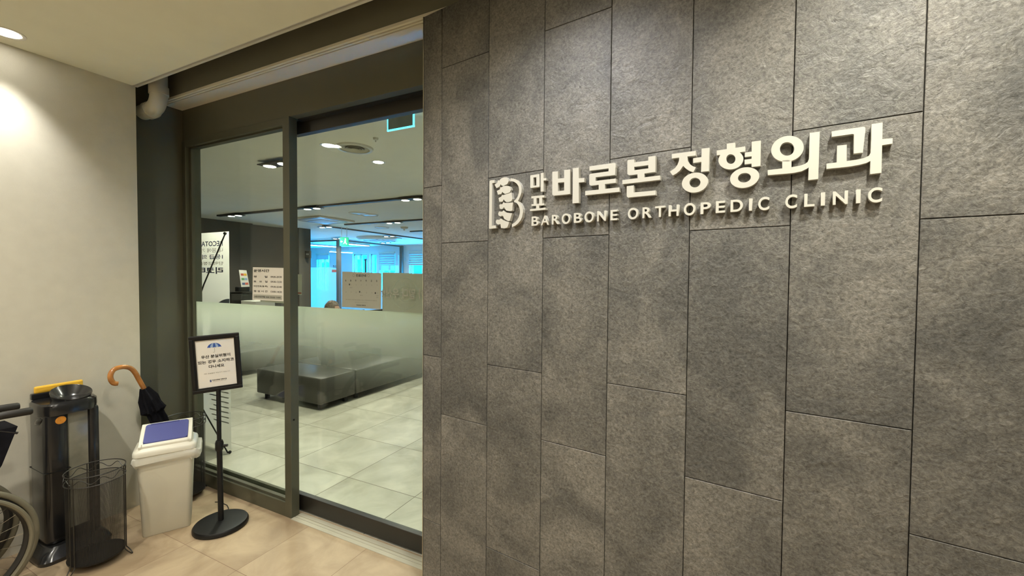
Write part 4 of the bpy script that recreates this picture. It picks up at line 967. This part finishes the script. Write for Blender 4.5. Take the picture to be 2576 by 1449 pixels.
bm = B(); tube(bm, [(-.085, .0, .25), (.085, -.1, .45)], .010, 8); tube(bm, [(.085, .0, .25), (-.085, -.1, .45)], .010, 8); tube(bm, [(-.13, 0, .305), (.13, 0, .305)], .009, 8); finish(bm, 'cross_brace', M['chrome'], wc, smooth=True)

# ================================================================== LOBBY FURNITURE
def bench(x0, x1, y0, y1, label, back=None, group='black leather benches in the clinic'):
    cx, cy = (x0+x1)/2, (y0+y1)/2; t = thing('waiting_bench', label, 'bench', (cx, cy, 0), group=group); w, d = (x1-x0)/2, (y1-y0)/2
    bm = B(); box(bm, -w, w, -d, d, .075, .385, .018, seg=3)
    for v in bm.verts:
        if v.co.z > .36: v.co.z += .012*(1-(v.co.x/w)**2)*(1-(v.co.y/d)**2)
    finish(bm, 'seat', M['leather'], t, smooth=True, angle=50)
    for sx in (-1, 1):
        for sy in (-1, 1): bm = B(); cyl(bm, (sx*(w-.10), sy*(d-.08), 0), (sx*(w-.10), sy*(d-.08), .08), .03, n=16); finish(bm, 'leg', M['blackmat'], t, smooth=True)
    if back == 'mid': bm = B(); box(bm, -.07, .07, -d, d, .375, .78, .02, seg=3); finish(bm, 'backrest', M['leather'], t, smooth=True, angle=50)
    if back == 'rear': bm = B(); box(bm, -w, -w+.14, -d, d, .375, .80, .02, seg=3); finish(bm, 'backrest', M['leather'], t, smooth=True, angle=50)
bench(-5.30, -4.12, 3.40, 3.925, 'square end bench in black leather nearest the glass door')
bench(-5.30, -4.12, 3.94, 6.10, 'long black leather bench adjoining the end bench, with a centre backrest', 'mid')
bench(-5.30, -4.12, 6.115, 8.30, 'farther long black leather bench with a centre backrest', 'mid')
bench(-7.25, -6.62, 3.75, 5.95, 'long black leather bench along the dark wall, nearer half', 'rear')
bench(-7.25, -6.62, 5.965, 8.20, 'long black leather bench along the dark wall, farther half', 'rear')

dk = thing('reception_desk', 'charcoal reception desk behind the opening hours poster', 'desk', (-8.6, 5.35, 0))
bm = B(); box(bm, -.3, .3, -.50, -.28, 0, 1.25, .004); finish(bm, 'end_panel', M['dark'], dk)
bm = B(); box(bm, -.3, .27, -.28, .55, 0, 1.21, .004); finish(bm, 'front_panel', M['desk'], dk)
bm = B(); box(bm, -.32, .30, -.52, .57, 1.22, 1.255, .004); finish(bm, 'worktop', M['dark'], dk)
mh = thing('menu_holder', 'slanted card with coloured rows on a dark holder standing on the desk', 'card holder', (-8.44, 5.13, 1.256))
bm = B(); box(bm, -.06, .06, -.09, .13, 0, .09, .01); finish(bm, 'holder_base', M['blackmat'], mh)
q = [at(*c, 'X', -8.40)-Vector(mh.location) for c in ((601,679),(620,680),(628,721),(607,722))]
bm = B(); prism(bm, q, (-.004, 0, 0)); finish(bm, 'card', M['paper'], mh)
def lerp4(u, v): return (q[0]*(1-u)+q[1]*u)*(1-v)+(q[3]*(1-u)+q[2]*u)*v
for v0, m1, m2 in ((.20, 'red', 'yellow'), (.47, 'green', 'umbpale'), (.75, 'inkb', 'red')):
    for u0, u1, mm in ((.15, .5, m1), (.52, .9, m2)):
        bm = B(); f = bm.faces.new([bm.verts.new(lerp4(u, v)+Vector((.002, 0, 0))) for u, v in ((u0, v0), (u1, v0), (u1, v0+.13), (u0, v0+.13))]); finish(bm, 'colour_row', M[mm], mh)
a = at(668, 764, 'X', -7.75); sc_ = thing('side_cabinet', 'cream box shaped cabinet below the opening hours poster', 'cabinet', (-8.0, a.y, 0))
bm = B(); box(bm, -.2, .24, -.19, .20, 0, 1.09, .006); finish(bm, 'body', M['white'], sc_)
bm = B(); box(bm, .24, .25, -.17, -.005, .1, .98, .002); finish(bm, 'door', M['white'], sc_)
bm = B(); box(bm, .24, .25, .005, .18, .1, .98, .002); finish(bm, 'door', M['white'], sc_)

# X banner seen from behind
bnr = thing('banner_stand', 'tall white banner on a black X stand seen from behind the glass', 'banner', (-4.17, 2.25, 0))
bm = B(); rect_bm(bm, RX, -.30, .30, .03, 1.975); cl = finish(bm, 'banner_cloth', M['banner'], bnr)
mir = Matrix.Translation((0, -.0022, 0)) @ RX @ Matrix.Scale(-1, 4, (1, 0, 0))
def bz(y): return at(545, y, 'Y', 2.25).z
bx = -(at(561, 620, 'Y', 2.25).x+4.17)
finish(text_bm([('RECOTA', bx, bz(619), bz(606)-bz(619), .33, 'L', .02), ('1등급 의료기', bx, bz(652), bz(640)-bz(652), .50, 'L', .02), ('리코타', bx, bz(689), bz(672)-bz(689), .40, 'L', .03)], mir), 'reversed_text', M['inkb'], cl)
finish(text_bm([('내 몸에 가장', bx, bz(635), bz(624)-bz(635), .42, 'L', 0), ('탄력고정용', bx, bz(667), bz(658)-bz(667), .38, 'L', .01)], mir), 'reversed_text', M['inkg'], cl)
bm = B(); ya, yb_ = bz(1000), bz(750); pts = [mir @ Vector((-.30+.30*i/10, ya+(yb_-ya)*(1-(1-i/10)**2) if False else yb_-.09*((i/10)**2)*1.5, 0)) for i in range(11)]
pts2 = [mir @ Vector((-.0, .9, 0)), mir @ Vector((-.30, .9, 0))]
prism(bm, pts+pts2, (0, -.0003, 0)); finish(bm, 'blue_shape', M['bannerb'], cl)
bm = B()
for k in range(9): rect_bm(bm, mir, -.27, .02-.03*(k % 3), .62-.045*k, .63-.045*k)
finish(bm, 'faint_lines', mat('faint_banner_print', (.58, .58, .56), .6), cl)
bm = B(); rect_bm(bm, mir, -.25, -.08, .72, .86); finish(bm, 'pink_block', mat('pale_pink_print', (.60, .42, .38), .6), cl)
hub = Vector((0, -.23, 1.0))
bm = B(); box(bm, -.02, .02, -.22, -.18, .86, 1.06, .004); finish(bm, 'hub', M['blackmat'], bnr)
for x, z, z0 in ((.265, 1.955, 1.05), (-.265, 1.955, 1.05), (.30, .012, .87), (-.30, .012, .87)):
    bm = B(); tube(bm, [(0, -.20, z0), (x*.5, -.12 if z > 1 else -.16, (z0+z)/2), (x, -.012 if z > 1 else -.03, z)], .006, 8); ar = finish(bm, 'arm', M['blackmat'], bnr, smooth=True)
    bm = B(); bmesh.ops.create_uvsphere(bm, u_segments=12, v_segments=8, radius=.014, matrix=Matrix.Translation((x, -.014, z+.002 if z > 1 else .014))); finish(bm, 'end_clip', M['blackmat'], ar, smooth=True)
bm = B(); tube(bm, [(0, -.20, .87), (0, -.27, .4), (0, -.25, .01)], .006, 8); finish(bm, 'arm', M['blackmat'], bnr, smooth=True)

# ================================================================== PEOPLE ON THE BENCH
def skin(name, pts, edges, radii, m, parent=None, sub=2):
    me = bpy.data.meshes.new(name); me.from_pydata([Vector(p) for p in pts], edges, []); o = bpy.data.objects.new(name, me); COL.objects.link(o)
    md = o.modifiers.new('s', 'SKIN'); sm = o.modifiers.new('d', 'SUBSURF'); sm.levels = sub; sm.render_levels = sub
    sv = me.skin_vertices[0].data
    for i, r_ in enumerate(radii): sv[i].radius = r_ if isinstance(r_, tuple) else (r_, r_); sv[i].use_root = (i == 0)
    dg = bpy.context.evaluated_depsgraph_get(); nm = bpy.data.meshes.new_from_object(o.evaluated_get(dg)); bpy.data.objects.remove(o); bpy.data.meshes.remove(me)
    nm.name = name; nm.materials.clear(); nm.materials.append(m)
    for p in nm.polygons: p.use_smooth = True
    o = bpy.data.objects.new(name, nm); COL.objects.link(o)
    if parent is not None: o.parent = parent
    return o
def person(label, loc, rz, hair_col, jacket_col, lean=0, k=1.0, turn=0):
    # seated, facing local +x; z = 0 is the floor; seat surface .40
    P = [(0, 0, .50), (.01+lean*.2, 0, .68), (.0+lean*.5, 0, .86), (.01+lean*.75, 0, .95), (.025+lean*.85, 0, 1.02)]
    E_ = [(0, 1), (1, 2), (2, 3), (3, 4)]; Rr_ = [(.13, .15), (.11, .14), (.11, .15), (.055, .06), (.05, .052)]
    for s in (-1, 1):
        b = len(P); sx = lean*.6
        P += [(0+sx, s*.17, .90), (.03+sx, s*.21, .68), (.22+sx*.6, s*.14, .58), (.28+sx*.6, s*.12, .57)]
        E_ += [(2, b), (b, b+1), (b+1, b+2), (b+2, b+3)]; Rr_ += [.055, .043, .028, (.036, .020)]
        h = b+3
        for j, (dy, ln) in enumerate(((-.027, .060), (-.009, .072), (.009, .068), (.026, .052))):
            c = len(P); bx_ = P[h]
            P += [(bx_[0]+.035, bx_[1]+dy, .568), (bx_[0]+.035+ln*.55, bx_[1]+dy*1.1, .560), (bx_[0]+.035+ln, bx_[1]+dy*1.15, .542)]
            E_ += [(h, c), (c, c+1), (c+1, c+2)]; Rr_ += [.0095, .0085, .007]
        c = len(P); bx_ = P[h]; P += [(bx_[0]+.012, bx_[1]-s*.042, .566), (bx_[0]+.045, bx_[1]-s*.055, .556)]; E_ += [(h, c), (c, c+1)]; Rr_ += [.010, .008]
        b = len(P); P += [(.05, s*.09, .47), (.40, s*.10, .48), (.42, s*.10, .10), (.50, s*.10, .045)]
        E_ += [(0, b), (b, b+1), (b+1, b+2), (b+2, b+3)]; Rr_ += [.085, .060, .038, .034]
    body = skin('person', P, E_, Rr_, M['skin'])
    # head with face, joined to the neck
    hb = B(); hc = Vector((.045+lean*.9, 0, 1.115)); bmesh.ops.create_uvsphere(hb, u_segments=32, v_segments=24, radius=1)
    for v in hb.verts:
        x, y, z = v.co; jaw = 1-.25*max(0, -z)**1.2
        X = x*.098*(1 if x < 0 else .96)*(1 if x < 0 else 1-.08*max(0, -z)); Y = y*.076*jaw; Z = z*.118
        if x > .55:
            nose = math.exp(-((y*3.6)**2))*math.exp(-((z+.12)/.20)**2); X += .024*nose
            for ey in (-.42, .42): X -= .008*math.exp(-((y-ey)/.18)**2-((z-.06)/.12)**2)
            X += .006*math.exp(-((y)/.35)**2-((z+.52)/.08)**2); X += .004*math.exp(-((y)/.6)**2-((z-.22)/.08)**2)
        v.co = hc+Vector((X, Y, Z))
    for s in (-1, 1): 
        bmesh.ops.create_uvsphere(hb, u_segments=12, v_segments=10, radius=1, matrix=Matrix.Translation(hc+Vector((-.005, s*.078, -.012))) @ Matrix.Diagonal((.018, .008, .032, 1)))
    TM = Matrix.Translation(hc) @ Matrix.Rotation(turn, 4, 'Z') @ Matrix.Translation(-hc)
    for v in hb.verts: v.co = TM @ v.co
    hb.from_mesh(body.data); me = body.data; hb.to_mesh(me); hb.free()
    for p in me.polygons: p.use_smooth = True
    body.location = loc; body.rotation_euler = (0, 0, rz); body.scale = (k, k, k); props(body, label, 'person', 'people seated in the clinic')
    eb = B()
    for s in (-1, 1): bmesh.ops.create_uvsphere(eb, u_segments=10, v_segments=8, radius=.010, matrix=Matrix.Translation(hc+Vector((.078, s*.031, .006))))
    for v in eb.verts: v.co = TM @ v.co
    finish(eb, 'eye', mat('eye', (.05, .04, .03), .2), body, smooth=True)
    mb = B(); bmesh.ops.create_uvsphere(mb, u_segments=12, v_segments=8, radius=1, matrix=Matrix.Translation(hc+Vector((.086, 0, -.058))) @ Matrix.Diagonal((.008, .022, .006, 1)))
    for v in mb.verts: v.co = TM @ v.co
    finish(mb, 'mouth', mat('lips', (.35, .13, .11), .5), body, smooth=True)
    hr = B(); bmesh.ops.create_uvsphere(hr, u_segments=40, v_segments=28, radius=1)
    for v in hr.verts:
        x, y, z = v.co; n_ = noise.noise(v.co*6)*.06+noise.noise(v.co*14)*.03
        v.co = hc+Vector((x*.107*(1+n_)-.006, y*.086*(1+n_), z*.128*(1+n_)+.006))
    kill = [v for v in hr.verts if ((v.co-hc).x > .035 and (v.co-hc).z < .052) or ((v.co-hc).z < -.055) or ((v.co-hc).x > .0 and (v.co-hc).z < -.01)]
    bmesh.ops.delete(hr, geom=kill, context='VERTS')
    for v in hr.verts: v.co = TM @ v.co
    finish(hr, 'hair', mat('hair', hair_col, .5, var=.5, vscale=50, bump=.6, bscale=120), body, smooth=True, angle=80)
    # clothes
    JP = P[:3]; JR = [(.15, .17), (.13, .16), (.13, .17)]; JE = [(0, 1), (1, 2)]
    for s in (-1, 1): c = len(JP); sx = lean*.6; JP = JP+[(0+sx, s*.17, .90), (.03+sx, s*.21, .68), (.20+sx*.6, s*.15, .585)]; JE += [(2, c), (c, c+1), (c+1, c+2)]; JR += [.068, .056, .042]
    skin('jacket', JP, JE, JR, mat('jacket_cloth', jacket_col, .85, var=.1, bump=.3, bscale=80), body)
    TP = [(0, 0, .50)]; TE = []; TR = [(.14, .16)]
    for s in (-1, 1): c = len(TP); TP += [(.05, s*.09, .475), (.40, s*.10, .48), (.42, s*.10, .14)]; TE += [(0, c), (c, c+1), (c+1, c+2)]; TR += [.095, .072, .055]
    skin('trousers', TP, TE, TR, M['trouser'], body)
    for s in (-1, 1):
        sb = B(); box(sb, .36, .60, s*.10-.042, s*.10+.042, 0, .075, .022, seg=3); finish(sb, 'shoe', M['blackmat'], body, smooth=True)
    return body
person('person with short greying hair on the near bench, head just above the frosted band', (-4.98, 4.32, 0), R(140), (.12, .09, .06), (.09, .085, .08), 0, .985, R(-88))
person('person with dark hair on the near bench, only the crown showing under the calendar sheet', (-4.98, 4.98, 0), R(178), (.03, .015, .01), (.04, .03, .03), .06, .84, R(-30))
